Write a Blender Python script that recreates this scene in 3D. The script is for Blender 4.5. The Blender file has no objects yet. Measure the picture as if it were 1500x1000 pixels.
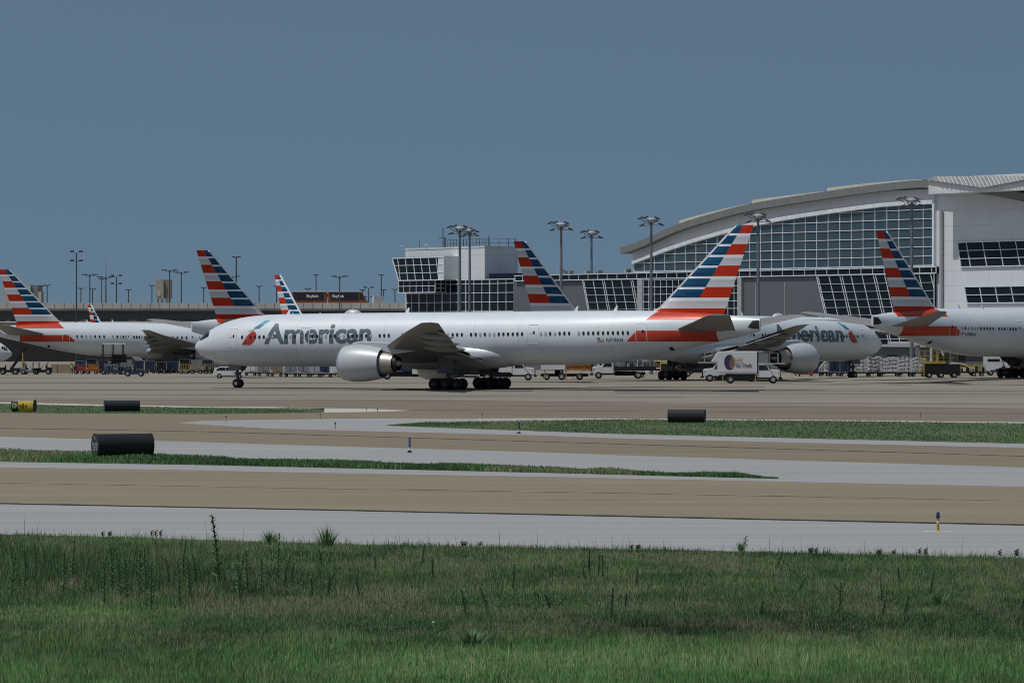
import bpy, bmesh, math, random
import numpy as np
from mathutils import Vector, Matrix
R=math.radians; random.seed(7); rng=np.random.default_rng(7)
S=bpy.context.scene
# ---------------------------------------------------------------- camera, world, sun, exposure
F=6800.0; HZ=488.0; CH=6.5                      # focal length and horizon of the 1500 px photograph, eye height in metres
cd=bpy.data.cameras.new('camera'); cam=bpy.data.objects.new('camera',cd); S.collection.objects.link(cam); S.camera=cam
cam.location=(0,0,CH); cam.rotation_euler=(R(90),0,0)
cd.sensor_width=36; cd.lens=36*F/1500; cd.shift_y=-(500-HZ)/1500; cd.clip_start=1; cd.clip_end=20000
SUN=Vector((-0.36,-0.21,0.91)).normalized()
w=bpy.data.worlds.new('World'); S.world=w; w.use_nodes=True; nt=w.node_tree
bg=nt.nodes['Background']; sky=nt.nodes.new('ShaderNodeTexSky'); sky.sky_type='NISHITA'; sky.sun_disc=False
sky.sun_elevation=math.asin(SUN.z); sky.sun_rotation=math.atan2(SUN.x,SUN.y)
sky.air_density=1.0; sky.dust_density=1.0; sky.ozone_density=1.5
tc=nt.nodes.new('ShaderNodeTexCoord'); mp=nt.nodes.new('ShaderNodeMapping'); mp.vector_type='POINT'
mp.inputs['Location'].default_value=(0,0,0.30)   # look into the deeper blue above the horizon haze
nt.links.new(tc.outputs['Generated'],mp.inputs['Vector']); nt.links.new(mp.outputs[0],sky.inputs['Vector'])
hs=nt.nodes.new('ShaderNodeHueSaturation'); hs.inputs['Saturation'].default_value=0.93; hs.inputs['Value'].default_value=1.0; hs.inputs['Hue'].default_value=0.482
nt.links.new(sky.outputs[0],hs.inputs['Color']); nt.links.new(hs.outputs[0],bg.inputs['Color']); bg.inputs['Strength'].default_value=0.069
sd=bpy.data.lights.new('sun','SUN'); so=bpy.data.objects.new('sun',sd); S.collection.objects.link(so)
sd.energy=2.95; sd.angle=R(0.6); sd.color=(1.0,0.98,0.95); so.rotation_euler=SUN.to_track_quat('Z','Y').to_euler()
S.view_settings.view_transform='Standard'; S.view_settings.look='None'; S.view_settings.gamma=1; S.view_settings.exposure=-0.1
S.cycles.filter_width=1.0; S.cycles.pixel_filter_type='BLACKMAN_HARRIS'; S.cycles.max_bounces=5; S.cycles.sample_clamp_indirect=4
# ---------------------------------------------------------------- coordinates
def ss(a,b,x):
    t=min(1,max(0,(x-a)/(b-a))); return t*t*(3-2*t)
def gz(x,y): return 0.6*ss(35,68,x)*ss(555,605,y)        # the apron climbs gently towards the far right gates
def G(px,py):
    Y=F*CH/(py-HZ); x=(px-750)/F*Y
    for _ in range(4):
        Y=F*(CH-gz(x,Y))/(py-HZ); x=(px-750)/F*Y
    return Vector((x,Y,gz(x,Y)))
def GY(px,Y): x=(px-750)/F*Y; return Vector((x,Y,gz(x,Y)))
# ---------------------------------------------------------------- materials
class N:
    def __init__(s,name):
        s.m=bpy.data.materials.new(name); s.m.use_nodes=True; s.t=s.m.node_tree; s.b=s.t.nodes['Principled BSDF']
    def n(s,k,**kw):
        o=s.t.nodes.new(k)
        for a,v in kw.items(): setattr(o,a,v)
        return o
    def L(s,a,b): s.t.links.new(a,b)
    def ma(s,op,a,b=None,c=None):
        o=s.n('ShaderNodeMath',operation=op)
        for i,v in enumerate((a,b,c)):
            if v is None: continue
            if isinstance(v,(int,float)): o.inputs[i].default_value=v
            else: s.L(v,o.inputs[i])
        return o.outputs[0]
    def mix(s,f,a,b):
        o=s.n('ShaderNodeMix',data_type='RGBA')
        for i,v in ((0,f),(6,a),(7,b)):
            if isinstance(v,(int,float)): o.inputs[i].default_value=v
            elif isinstance(v,tuple): o.inputs[i].default_value=(*v,1) if len(v)==3 else v
            else: s.L(v,o.inputs[i])
        return o.outputs[2]
    def noise(s,scale,det=3,sc=(1,1,1),obj=True,rough=.5):
        t=s.n('ShaderNodeTexCoord'); m=s.n('ShaderNodeMapping'); m.inputs['Scale'].default_value=sc
        s.L(t.outputs['Object'],m.inputs['Vector']); q=s.n('ShaderNodeTexNoise'); q.inputs['Scale'].default_value=scale; q.inputs['Detail'].default_value=det; q.inputs['Roughness'].default_value=rough
        s.L(m.outputs[0],q.inputs['Vector']); return q.outputs['Fac']
    def ramp(s,f,stops):
        o=s.n('ShaderNodeValToRGB'); e=o.color_ramp.elements
        while len(e)<len(stops): e.new(.5)
        for i,(p,c) in enumerate(stops): e[i].position=p; e[i].color=(*c,1)
        s.L(f,o.inputs[0]); return o.outputs[0]
    def col(s,c):
        if isinstance(c,tuple): s.b.inputs['Base Color'].default_value=(*c,1)
        else: s.L(c,s.b.inputs['Base Color'])
MC={}
def mat(name,c,rough=.6,metal=0.,var=.12,sc=1.5,coat=0):
    if name in MC: return MC[name]
    n=N(name); f=n.noise(sc,4); f2=n.ramp(f,[(.3,tuple(max(0,v*(1-var)) for v in c)),(.7,tuple(min(1,v*(1+var)) for v in c))])
    n.col(f2); n.b.inputs['Roughness'].default_value=rough; n.b.inputs['Metallic'].default_value=metal; n.b.inputs['Coat Weight'].default_value=coat
    MC[name]=n.m; return n.m
# ---------------------------------------------------------------- mesh helpers
C=S.collection
class MB:
    def __init__(s): s.v=[]; s.f=[]
    def add(s,vs,fs):
        b=len(s.v); s.v+= [tuple(v) for v in vs]; s.f+=[tuple(b+i for i in f) for f in fs]; return s
    def box(s,x0,x1,y0,y1,z0,z1):
        return s.add([(x,y,z) for z in (z0,z1) for y in (y0,y1) for x in (x0,x1)],[(0,2,3,1),(4,5,7,6),(0,1,5,4),(2,6,7,3),(0,4,6,2),(1,3,7,5)])
    def ex(s,poly,y0,y1):                        # (x,z) outline extruded along y
        n=len(poly); return s.add([(p[0],y0,p[1]) for p in poly]+[(p[0],y1,p[1]) for p in poly],[tuple(range(n)),tuple(range(2*n-1,n-1,-1))]+[(i,i+n,(i+1)%n+n,(i+1)%n) for i in range(n)])
    def bar(s,a,b,w,h=None):
        a=Vector(a); b=Vector(b); h=h or w; d=(b-a).normalized(); u=d.cross(Vector((0,0,1)))
        if u.length<1e-3: u=Vector((1,0,0))
        u.normalize(); v=u.cross(d)
        return s.add([p+u*x*w/2+v*y*h/2 for p in (a,b) for x,y in ((-1,-1),(1,-1),(1,1),(-1,1))],[(0,1,2,3),(7,6,5,4),(0,4,5,1),(1,5,6,2),(2,6,7,3),(3,7,4,0)])
    def cyl(s,a,b,r0,r1=None,n=12):
        r1=r0 if r1 is None else r1; a=Vector(a); b=Vector(b); d=(b-a).normalized(); u=d.cross(Vector((0,0,1)))
        if u.length<1e-3: u=Vector((1,0,0))
        u.normalize(); v=u.cross(d); vs=[]
        for p,r in ((a,r0),(b,r1)):
            vs+=[p+u*r*math.cos(6.28319*i/n)+v*r*math.sin(6.28319*i/n) for i in range(n)]
        return s.add(vs,[tuple(range(n-1,-1,-1)),tuple(range(n,2*n))]+[(i,(i+1)%n,(i+1)%n+n,i+n) for i in range(n)])
    def lathe(s,prof,cx,cy,cz,n=32,axis='x'):    # profile of (along, radius)
        vs=[];m=len(prof)
        for (a,r) in prof:
            for i in range(n):
                c,q=r*math.cos(6.28319*i/n),r*math.sin(6.28319*i/n)
                vs.append((cx+a,cy+c,cz+q) if axis=='x' else ((cx+c,cy+a,cz+q) if axis=='y' else (cx+c,cy+q,cz+a)))
        return s.add(vs,[(j*n+i,j*n+(i+1)%n,(j+1)*n+(i+1)%n,(j+1)*n+i) for j in range(m-1) for i in range(n)])
    def loft(s,rings,cap=True):
        n=len(rings[0]); b=[]
        for r in rings: b+=r
        fs=[(j*n+i,j*n+(i+1)%n,(j+1)*n+(i+1)%n,(j+1)*n+i) for j in range(len(rings)-1) for i in range(n)]
        if cap: fs+=[tuple(range(n-1,-1,-1)),tuple(range((len(rings)-1)*n,len(rings)*n))]
        return s.add(b,fs)
    def map(s,T): s.v=[T(*v) for v in s.v]; return s
    def build(s,name,m,parent=None,smooth=False,bevel=0):
        me=bpy.data.meshes.new(name); me.from_pydata(s.v,[],s.f); me.update()
        bm=bmesh.new(); bm.from_mesh(me); bmesh.ops.recalc_face_normals(bm,faces=bm.faces)
        bm.to_mesh(me); bm.free()
        if m: me.materials.append(m)
        o=bpy.data.objects.new(name,me); C.objects.link(o)
        if parent: o.parent=parent
        if smooth:
            me.shade_smooth(); md=o.modifiers.new('n','EDGE_SPLIT'); md.split_angle=R(38)
        if bevel:
            md=o.modifiers.new('b','BEVEL'); md.width=bevel; md.segments=2; md.limit_method='ANGLE'
        return o
def tag(o,label=None,cat=None,group=None,kind=None):
    for k,v in (('label',label),('category',cat),('group',group),('kind',kind)):
        if v: o[k]=v
    return o
def thing(name,label,cat,loc=(0,0,0),rz=0,group=None):
    o=bpy.data.objects.new(name,None); C.objects.link(o); o.location=loc; o.rotation_euler=(0,0,rz); o.empty_display_size=.5
    return tag(o,label,cat,group)
def copy_tree(o,parent=None):
    c=o.copy(); C.objects.link(c)
    if parent: c.parent=parent
    for ch in list(o.children): copy_tree(ch,c)
    return c
def dup(o,loc,rz=0,label=None,sc=None):
    c=copy_tree(o); c.location=loc; c.rotation_euler=(0,0,rz)
    if label: c['label']=label
    if sc: c.scale=(sc,)*3
    return c
def text_mesh(txt,bold=.0,size=1.0):
    cu=bpy.data.curves.new('t','FONT'); cu.body=txt; cu.size=size; cu.offset=bold; cu.resolution_u=5
    o=bpy.data.objects.new('t',cu); C.objects.link(o); bpy.context.view_layer.update()
    dg=bpy.context.evaluated_depsgraph_get(); me=bpy.data.meshes.new_from_object(o.evaluated_get(dg)); bpy.data.objects.remove(o)
    vs=np.array([v.co[:] for v in me.vertices]); fs=[tuple(p.vertices) for p in me.polygons]
    vs[:,:2]-=vs[:,:2].min(0); return vs,fs
def slice2d(vs,fs,step):
    bm=bmesh.new(); bv=[bm.verts.new((v[0],v[1],0)) for v in vs]
    for f in fs:
        try: bm.faces.new([bv[i] for i in f])
        except ValueError: pass
    y0=min(v[1] for v in vs); y1=max(v[1] for v in vs); y=y0+step
    while y<y1:
        bmesh.ops.bisect_plane(bm,geom=bm.verts[:]+bm.edges[:]+bm.faces[:],plane_co=(0,y,0),plane_no=(0,1,0)); y+=step
    bm.verts.index_update(); V=[(v.co.x,v.co.y) for v in bm.verts]; Fs=[tuple(v.index for v in f.verts) for f in bm.faces]; bm.free(); return V,Fs
def text_fit(name,txt,m,parent,width,height,place,bold=.0):
    """flat lettering: place(u,v) -> xyz"""
    vs,fs=text_mesh(txt,bold); mx=vs.max(0); sx=width/mx[0]; sy=height/mx[1]
    b=MB().add([place(v[0]*sx,v[1]*sy) for v in vs],fs); return b.build(name,m,parent)
# ---------------------------------------------------------------- ground: apron, taxiways, shoulders
def concrete(name,c,stain,sx=.02,sy=.25,amt=.5,joint=True,fine=.06):
    n=N(name); f=n.noise(1,5,(sx,sy,1),rough=.6); g=n.noise(.35,4,(1,1,1)); h=n.noise(14,2,(.5,1.5,1))
    a=n.mix(n.ma('MULTIPLY',n.ramp(f,[(.35,(0,0,0)),(.68,(1,1,1))]),amt),c,stain)
    st=n.noise(1,4,(.004,.55,1),rough=.7); a=n.mix(n.ma('MULTIPLY',n.ramp(st,[(.50,(0,0,0)),(.72,(1,1,1))]),.45),a,tuple(v*.62 for v in c)); pt=n.noise(.12,6,(.35,1,1),rough=.65); a=n.mix(n.ma('MULTIPLY',n.ramp(pt,[(.56,(0,0,0)),(.66,(1,1,1))]),.3),a,tuple(min(1,v*1.22) for v in c))
    a=n.mix(n.ma('MULTIPLY',g,.35),a,tuple(v*.82 for v in c))
    a=n.mix(n.ma('MULTIPLY',h,fine*4),a,tuple(v*.7 for v in c))
    if joint:
        t=n.n('ShaderNodeTexCoord'); m=n.n('ShaderNodeMapping'); m.inputs['Rotation'].default_value=(0,0,R(1.2)); m.inputs['Location'].default_value=(430,0,0); n.L(t.outputs['Object'],m.inputs['Vector'])
        b=n.n('ShaderNodeTexBrick'); b.offset=0; n.L(m.outputs[0],b.inputs['Vector']); b.inputs['Scale'].default_value=1
        b.inputs['Brick Width'].default_value=900; b.inputs['Row Height'].default_value=7.6; b.inputs['Mortar Size'].default_value=.04; b.inputs['Mortar Smooth'].default_value=.2
        b.inputs['Color1'].default_value=(1,1,1,1); b.inputs['Color2'].default_value=(.86,.86,.86,1); b.inputs['Mortar'].default_value=(.35,.33,.3,1)
        x=n.n('ShaderNodeMix',data_type='RGBA',blend_type='MULTIPLY'); x.inputs[0].default_value=.6; n.L(a,x.inputs[6]); n.L(b.outputs['Color'],x.inputs[7]); a=x.outputs[2]
    n.col(a); n.b.inputs['Roughness'].default_value=.9; n.b.inputs['Specular IOR Level'].default_value=.2; return n.m
APR=concrete('apron_concrete',(.29,.257,.205),(.195,.17,.135),.01,.09,.85)
BRN=concrete('brown_concrete',(.225,.188,.142),(.16,.13,.10),.012,.12,.7)
TAN=concrete('taxiway_concrete',(.24,.198,.138),(.19,.157,.11),.015,.25,.75)
TAN2=concrete('near_taxiway_concrete',(.262,.224,.155),(.205,.173,.12),.02,.35,.7)
GRY=concrete('shoulder_asphalt',(.338,.340,.338),(.24,.246,.25),.02,.45,.7,joint=False)
PAL=concrete('pale_edge',(.50,.48,.43),(.38,.36,.31),.1,.6,.6,joint=False)
def grid_mesh(name,xs,ys,m,kind='structure'):
    vs=[(x,y,gz(x,y)) for y in ys for x in xs]; nx=len(xs)
    fs=[(j*nx+i,j*nx+i+1,(j+1)*nx+i+1,(j+1)*nx+i) for j in range(len(ys)-1) for i in range(nx-1)]
    o=MB().add(vs,fs).build(name,m); o.data.shade_smooth(); return tag(o,kind=kind)
xs=[-9000,-3000,-900,-300]+list(range(-120,200,8))+[400,900,3000,9000]; ys=[-200,0,60]+list(range(100,760,10))+[900,1500,4000,15000]
grid_mesh('ground',xs,ys,APR)
def pl(pts,x):                                  # pixel polyline, extrapolated beyond both ends
    if x<=pts[0][0] : a,b=pts[0],pts[1]
    elif x>=pts[-1][0]: a,b=pts[-2],pts[-1]
    else:
        for a,b in zip(pts,pts[1:]):
            if a[0]<=x<=b[0]: break
    return a[1]+(b[1]-a[1])*(x-a[0])/(b[0]-a[0])
def strip(name,top,bot,x0,x1,m,lev,kind='structure',n=90):
    vs=[]; 
    for i in range(n+1):
        x=x0+(x1-x0)*i/n
        for L in (top,bot):
            p=G(x,max(pl(L,x),HZ+30)); vs.append((p.x,p.y,p.z+.004*lev))
    return tag(MB().add(vs,[(2*i,2*i+1,2*i+3,2*i+2) for i in range(n)]).build(name,m),kind=kind)
XL,XR=-500,2000
strip('apron_edge_strip',[(0,584),(600,585),(1500,598)],[(0,606),(1500,625)],XL,XR,BRN,1)
strip('far_taxiway',[(0,606),(475,604.5),(600,601.5),(800,612),(1500,619)],[(0,639.5),(300,647.5),(400,651),(800,662.5),(900,666.5),(1500,684.5)],XL,XR,TAN,2)
strip('near_taxiway',[(0,684.5),(300,689),(400,691.5),(800,698.5),(900,700.5),(1500,713)],[(0,737.5),(500,747.5),(900,756),(1500,769)],XL,XR,TAN2,2)
strip('near_shoulder',[(0,737.5),(500,747.5),(900,756),(1500,769)],[(0,800),(1500,830)],XL,XR,GRY,1)
strip('middle_shoulder',[(0,639.5),(300,647.5),(400,651),(800,662.5),(900,666.5),(1500,684.5)],[(0,684.5),(300,689),(400,691.5),(800,698.5),(900,700.5),(1500,713)],XL,XR,GRY,3)
strip('far_shoulder',[(263,619),(300,616),(400,614.6),(530,612.8),(800,613.2),(1500,618)],[(263,619.6),(300,622),(400,628),(560,632),(800,638),(900,642),(1500,656)],263,XR,GRY,3)
strip('pale_edge_line',[(560,614),(800,612.6),(900,612.8),(1200,615),(1500,618.6)],[(560,614.6),(800,614),(900,614.4),(1200,616.6),(1500,620.2)],700,XR,PAL,4)
strip('island_edge_line',[(0,589),(150,592.5),(300,595.6),(400,596),(475,598)],[(0,591.4),(150,595),(300,597.2),(400,597.6),(475,599.5)],XL,475,PAL,4)
strip('island_tip_paving',[(400,597.2),(475,598),(540,598.8),(600,601)],[(400,604),(475,604.2),(540,603.4),(600,601.6)],400,600,PAL,4)
DRT=mat('bare_soil',(.20,.17,.12),.95,var=.25,sc=.8)
MARK=mat('faded_yellow_paint',(.27,.20,.10),.8,var=.5,sc=.5); SEAL_SHADE=mat('sealant_and_shadow',(.03,.03,.03),.7)
strip('taxiway_centreline',[(0,706.6),(400,714),(800,720),(1500,733)],[(0,707.3),(400,714.7),(800,720.7),(1500,733.7)],XL,XR,MARK,5)
strip('joint_and_shadow_strip',[(0,737.0),(500,747),(900,755.5),(1500,768.4)],[(0,738),(500,748),(900,756.6),(1500,769.6)],XL,XR,SEAL_SHADE,5)
strip('taxiway_centreline',[(0,627),(300,632),(800,647),(1500,668)],[(0,627.4),(300,632.4),(800,647.4),(1500,668.4)],XL,XR,SEAL_SHADE,5)
strip('near_edge_line',[(0,736.2),(500,746.2),(900,754.7),(1500,767.6)],[(0,736.7),(500,746.7),(900,755.2),(1500,768.1)],XL,XR,MARK,5)
# dark oil and tyre streaks, sealed cracks on the apron; strips under the taxiing jet paint its shadow
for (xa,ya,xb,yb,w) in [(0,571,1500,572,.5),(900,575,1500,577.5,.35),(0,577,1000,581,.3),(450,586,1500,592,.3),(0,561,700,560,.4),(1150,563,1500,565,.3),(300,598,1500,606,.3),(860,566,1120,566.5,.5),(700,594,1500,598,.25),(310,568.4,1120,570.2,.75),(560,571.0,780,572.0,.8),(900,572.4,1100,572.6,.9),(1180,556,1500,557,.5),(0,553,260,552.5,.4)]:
    strip('joint_and_shadow_strip',[(xa,ya),(xb,yb)],[(xa,ya+w),(xb,yb+w)],xa,xb,SEAL_SHADE,2,n=30)
# ---------------------------------------------------------------- grass
def grassmat(name,stops,dry=(.36,.30,.19)):
    n=N(name); a=n.n('ShaderNodeAttribute'); a.attribute_name='tone'; f=n.noise(.5,3)
    c=n.ramp(n.ma('ADD',n.ma('MULTIPLY',a.outputs['Fac'],.75),n.ma('MULTIPLY',f,.25)),stops)
    b=n.n('ShaderNodeAttribute'); b.attribute_name='dry'
    c=n.mix(b.outputs['Fac'],c,dry); n.col(c); n.b.inputs['Roughness'].default_value=.7; n.b.inputs['Specular IOR Level'].default_value=.25
    n.b.inputs['Transmission Weight'].default_value=0
    return n.m
GM=grassmat('grass_blades',[(.0,(.018,.048,.018)),(.28,(.058,.132,.045)),(.6,(.128,.27,.085)),(1.,(.28,.43,.18))])
GSOIL=N('grass_floor'); _f=GSOIL.noise(1.2,6); GSOIL.col(GSOIL.ramp(_f,[(.3,(.04,.065,.026)),(.52,(.075,.11,.045)),(.75,(.16,.14,.08))])); GSOIL.b.inputs['Roughness'].default_value=1; GSOIL=GSOIL.m
def blades(name,P,H,W,tone,dry,lean=.55,m=GM):
    """P (n,3) roots; five-vertex bent blades"""
    n=len(P); a=rng.uniform(0,6.283,n); la=rng.uniform(0,6.283,n); ln=rng.uniform(0,lean,n)*H
    dx=np.cos(a)*W/2; dy=np.sin(a)*W/2*.4; lx=np.cos(la)*ln; ly=np.sin(la)*ln
    V=np.zeros((n,5,3)); V[:,:,:]=P[:,None,:]
    V[:,0,0]-=dx; V[:,0,1]-=dy; V[:,1,0]+=dx; V[:,1,1]+=dy
    V[:,2,0]+=dx*.8+lx*.35; V[:,2,1]+=dy*.8+ly*.35; V[:,2,2]+=H*.6
    V[:,3,0]+=-dx*.8+lx*.35; V[:,3,1]+=-dy*.8+ly*.35; V[:,3,2]+=H*.6
    V[:,4,0]+=lx; V[:,4,1]+=ly; V[:,4,2]+=H
    me=bpy.data.meshes.new(name); me.vertices.add(n*5); me.vertices.foreach_set('co',V.astype(np.float32).ravel())
    b=(np.arange(n)*5)[:,None]; lp=np.concatenate([b+0,b+1,b+2,b+3,b+3,b+2,b+4],1).ravel().astype(np.int32)
    me.loops.add(n*7); me.loops.foreach_set('vertex_index',lp); me.polygons.add(n*2)
    st=(np.arange(n)*7)[:,None]; me.polygons.foreach_set('loop_start',np.concatenate([st,st+4],1).ravel().astype(np.int32))
    me.update(calc_edges=True); me.validate()
    for k,v in (('tone',tone),('dry',dry)):
        at=me.attributes.new(k,'FLOAT','POINT'); at.data.foreach_set('value',np.repeat(v,5).astype(np.float32))
    me.materials.append(m); o=bpy.data.objects.new(name,me); C.objects.link(o); return o
def vnoise(x,y,s,seed=0):
    r=np.random.default_rng(seed); T=r.random((256,256)); x=x/s+100; y=y/s+100; i=np.floor(x).astype(int); j=np.floor(y).astype(int); fx=x-i; fy=y-j; fx=fx*fx*(3-2*fx); fy=fy*fy*(3-2*fy)
    g=lambda a,b:T[a%256,b%256]; return (g(i,j)*(1-fx)+g(i+1,j)*fx)*(1-fy)+(g(i,j+1)*(1-fx)+g(i+1,j+1)*fx)*fy
# near verge
EDGE=[(0,783),(150,786),(300,791),(500,797),(800,803),(1000,806),(1500,818)]
strip('verge_soil',EDGE,[(0,1150),(1500,1150)],XL,XR,GSOIL,4,'structure')
n=620000
py=rng.uniform(0,1,n); Yn=1/((1-py)/78.+py/152.); px=rng.uniform(-60,1560,n); X=(px-750)/F*Yn; pyy=HZ+F*CH/Yn
edge=np.interp(px,[e[0] for e in EDGE],[e[1] for e in EDGE]); k=pyy>edge-.5+vnoise(X,Yn,1.1,3)*3; px,pyy,X,Yn,edge=px[k],pyy[k],X[k],Yn[k],edge[k]
v1=vnoise(X,Yn,3.0,1); v2=vnoise(X,Yn*.5,.9,2); v3=vnoise(X,Yn*.35,6,5)
bump=lambda cx,cy,sx,sy: np.exp(-((px-cx)/sx)**2-((pyy-cy)/sy)**2)
tall=np.clip((895-pyy)/40,0,1)*np.clip((pyy-795)/20,0,1)*(.5+.5*np.clip((700-px)/500,0,1))
low=np.clip((pyy-925)/45,0,1)
H=.05+.09*v2+.10*tall*v3+.30*tall*np.clip((430-px)/200,0,1)*(rng.random(len(px))<.35)+.06*low+.28*(pyy<edge+10)*(rng.random(len(px))<.09)*vnoise(X,Yn,.8,23)+rng.uniform(-.03,.06,len(px)); H=np.maximum(H*.85,.03)*(1+1.3*(rng.random(len(px))<.035))
lush=bump(150,905,110,22)+.9*bump(1100,960,420,30)+.5*bump(420,940,180,18)+.5*bump(900,985,500,22)
drk=.9*bump(290,938,100,14)+1.0*bump(690,940,75,16)+.8*bump(950,925,120,10)+.7*bump(1080,925,160,12)+.8*bump(120,850,260,26)*v1+.4*bump(1000,810,900,8)+.6*bump(100,960,80,12)
v4=vnoise(X,Yn*.4,.28,17); tone=.12+.30*(v4-.5)+.26*v1+.26*(v2-.5)+.44*lush-.30*drk+.24*low+rng.normal(0,.12,len(px))+.3*(v3-.5)
dry=np.clip(bump(480,892,55,16)+.7*bump(310,885,45,10)+.5*bump(560,880,60,12)+.5*bump(760,905,90,6)+.4*bump(1150,890,180,10)+.5*bump(1330,860,120,8)+.45*(v1>.62)*(1-low)+.5*(vnoise(X,Yn*.3,1.4,11)>.62)*(1-low)+.35*(vnoise(X,Yn*.2,.5,13)>.7),0,1)*rng.uniform(.2,.9,len(px))
dr=rng.random(len(px))<.07+.05*low; dry=np.where(dr,np.maximum(dry,rng.uniform(.3,.9,len(px))),dry); tone=np.where(dr,tone+.35,tone)
P=np.stack([X,Yn,np.full(len(X),.012)],1)
tag(blades('grass',P,H,np.where(dr,.007,.008+.007*rng.random(len(X))),tone,dry*.75),'rough green grass and weeds filling the foreground verge','grass',kind='stuff')
def island(name,label,top,bot,x0,x1,n,h,tone,lev=5,dryp=.1,lift=.0):
    strip(name+'_soil',top,bot,x0,x1,GSOIL,lev)
    px=rng.uniform(x0,x1,n); t=np.array([pl(top,x) for x in px]); b=np.array([pl(bot,x) for x in px]); u=rng.random(n)
    Ya=F*CH/(t-HZ); Yb=F*CH/(b-HZ); Y=Ya+(Yb-Ya)*u; X=(px-750)/F*Y
    v=vnoise(X,Y*.4,1.5,9); vv=vnoise(X,Y*.3,5,4); HH=h*(.5+.9*v+.5*rng.random(n)*(rng.random(n)<.1)); 
    s=np.clip(np.minimum(px-x0,x1-px)/60,.25,1) if x1<1600 else np.clip((px-x0)/60,.25,1)
    o=blades(name,np.stack([X,Y,np.full(n,.02)],1),HH*s,.03+.02*rng.random(n),tone+.3*(v-.5)+.3*(vv-.5)+rng.normal(0,.08,n),np.where(rng.random(n)<dryp,.6,0)*rng.random(n)+.35*(vv>.72)); tag(o,label,'grass',kind='stuff')
island('island_grass','grass strip tapering between the two grey shoulders, in front of the large drum sign',[(0,660),(225,668),(400,675.5),(700,683.5),(900,692.5),(1140,700.6)],[(0,676.4),(300,681.3),(400,683.6),(800,692.7),(1140,701.4)],-200,1140,42000,.19,.30)
island('distant_grass','long grass strip behind the far taxiway, right half',[(567,622.8),(590,620.7),(660,618.6),(800,616.6),(900,614.6),(1200,616.8),(1500,620.4)],[(567,623.4),(660,627),(800,632),(900,635.5),(1500,650)],567,1650,34000,.10,.32,dryp=.25)
island('short_grass','low grass strip around the yellow sign',[(0,591.6),(150,595.2),(300,597.4),(475,599.6)],[(0,604.4),(300,606.4),(475,604)],-120,475,14000,.08,.32)
# ---------------------------------------------------------------- airliners
# stations run aft from the nose (s), y to the right wing, z up; numbers are for the large twin-jet
def pchip(xs,ys):
    xs=np.array(xs,float); ys=np.array(ys,float); h=np.diff(xs); d=np.diff(ys)/h; m=np.zeros(len(xs)); m[0]=d[0]; m[-1]=d[-1]
    for i in range(1,len(xs)-1):
        m[i]=0 if d[i-1]*d[i]<=0 else (h[i-1]+h[i])*3/((2*h[i]+h[i-1])/d[i-1]+(h[i]+2*h[i-1])/d[i])
    def f(x):
        i=int(min(max(np.searchsorted(xs,x)-1,0),len(h)-1)); t=(x-xs[i])/h[i]
        return float((2*t**3-3*t*t+1)*ys[i]+(t**3-2*t*t+t)*h[i]*m[i]+(-2*t**3+3*t*t)*ys[i+1]+(t**3-t*t)*h[i]*m[i+1])
    return f
FT=pchip([0,.12,.4,.9,1.4,2.2,3.0,4,5.4,7.5,10,15,40,50,58,63,67,71,73.9],[4.86,5.13,5.45,5.86,6.25,6.83,7.28,7.70,8.12,8.50,8.70,8.80,9.0,9.07,9.08,9.0,8.82,8.45,8.12])
FB=pchip([0,.12,.4,.9,1.8,3.4,5.4,8,12,30,48,52,55.6,60,63.5,67,70,72.5,73.9],[4.86,4.6,4.3,3.98,3.5,3.0,2.68,2.54,2.55,2.7,2.86,2.9,3.12,3.75,4.4,5.15,5.8,6.35,6.75])
FW=pchip([0,.12,.4,.9,1.8,3.4,5.4,8,11,48,52,56,60,64,68,71.5,73.9],[.02,.34,.72,1.12,1.68,2.33,2.78,3.03,3.1,3.1,3.05,2.8,2.4,1.92,1.35,.75,.16])
def surf(s,z,side,off=.02):
    t,b,h=FT(s),FB(s),FW(s); c=(t+b)/2; r=(t-b)/2; q=max(-.995,min(.995,(z-c)/r)); y=h*math.sqrt(1-q*q)
    ny,nz=y/h**2,q/r; l=math.hypot(ny,nz) or 1
    return (s,side*(y+off*ny/l),z+off*nz/l)
TYPES={ # station map, span factor, height factor
 'big':([0,73.9],[0,73.9],1,1),
 'short':([0,15,24,41,50,73.9],[0,15,18.7,35.7,39.9,63.7],1,1),
 'mid':([0,14,26,40.3,50,73.9],[0,12.3,18.7,31.2,36.2,56.7],.93,.915),
 'small':([0,73.9],[0,39.5],.6,.67)}
def tmap(ty):
    a,b,ky,kz=TYPES[ty]; g=float(np.interp(37.1,a,b))
    return lambda s,y,z: (float(np.interp(s,a,b))-g if s<=73.9 else b[-1]+(s-73.9)-g, y*ky, z*kz)
RUB=mat('tyre_rubber',(.012,.012,.013),.8); HUB=mat('wheel_hub',(.45,.45,.46),.4,.6); STEEL=mat('gear_steel',(.05,.052,.055),.5,.3)
GLS=N('cockpit_glass'); GLS.col((.012,.016,.02)); GLS.b.inputs['Roughness'].default_value=.12; GLS=GLS.m
SHD=mat('window_shade',(.32,.34,.36),.6); WOUT=mat('door_outline',(.78,.80,.82),.5); LET=mat('dark_slate_lettering',(.082,.118,.145),.45,var=.08)
WINGM=mat('wing_grey',(.215,.215,.21),.5,.0,.10,.5); DOORM=mat('gear_door_grey',(.13,.14,.15),.6); NAC=mat('nacelle_paint',(.45,.48,.51),.42,.12,.05,.4); LIP=mat('inlet_lip_metal',(.62,.63,.64),.3,.9); NOZ=mat('nozzle_metal',(.42,.39,.36),.5,.7,.1); DKM=mat('dark_metal',(.025,.025,.027),.6,.3)
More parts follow.
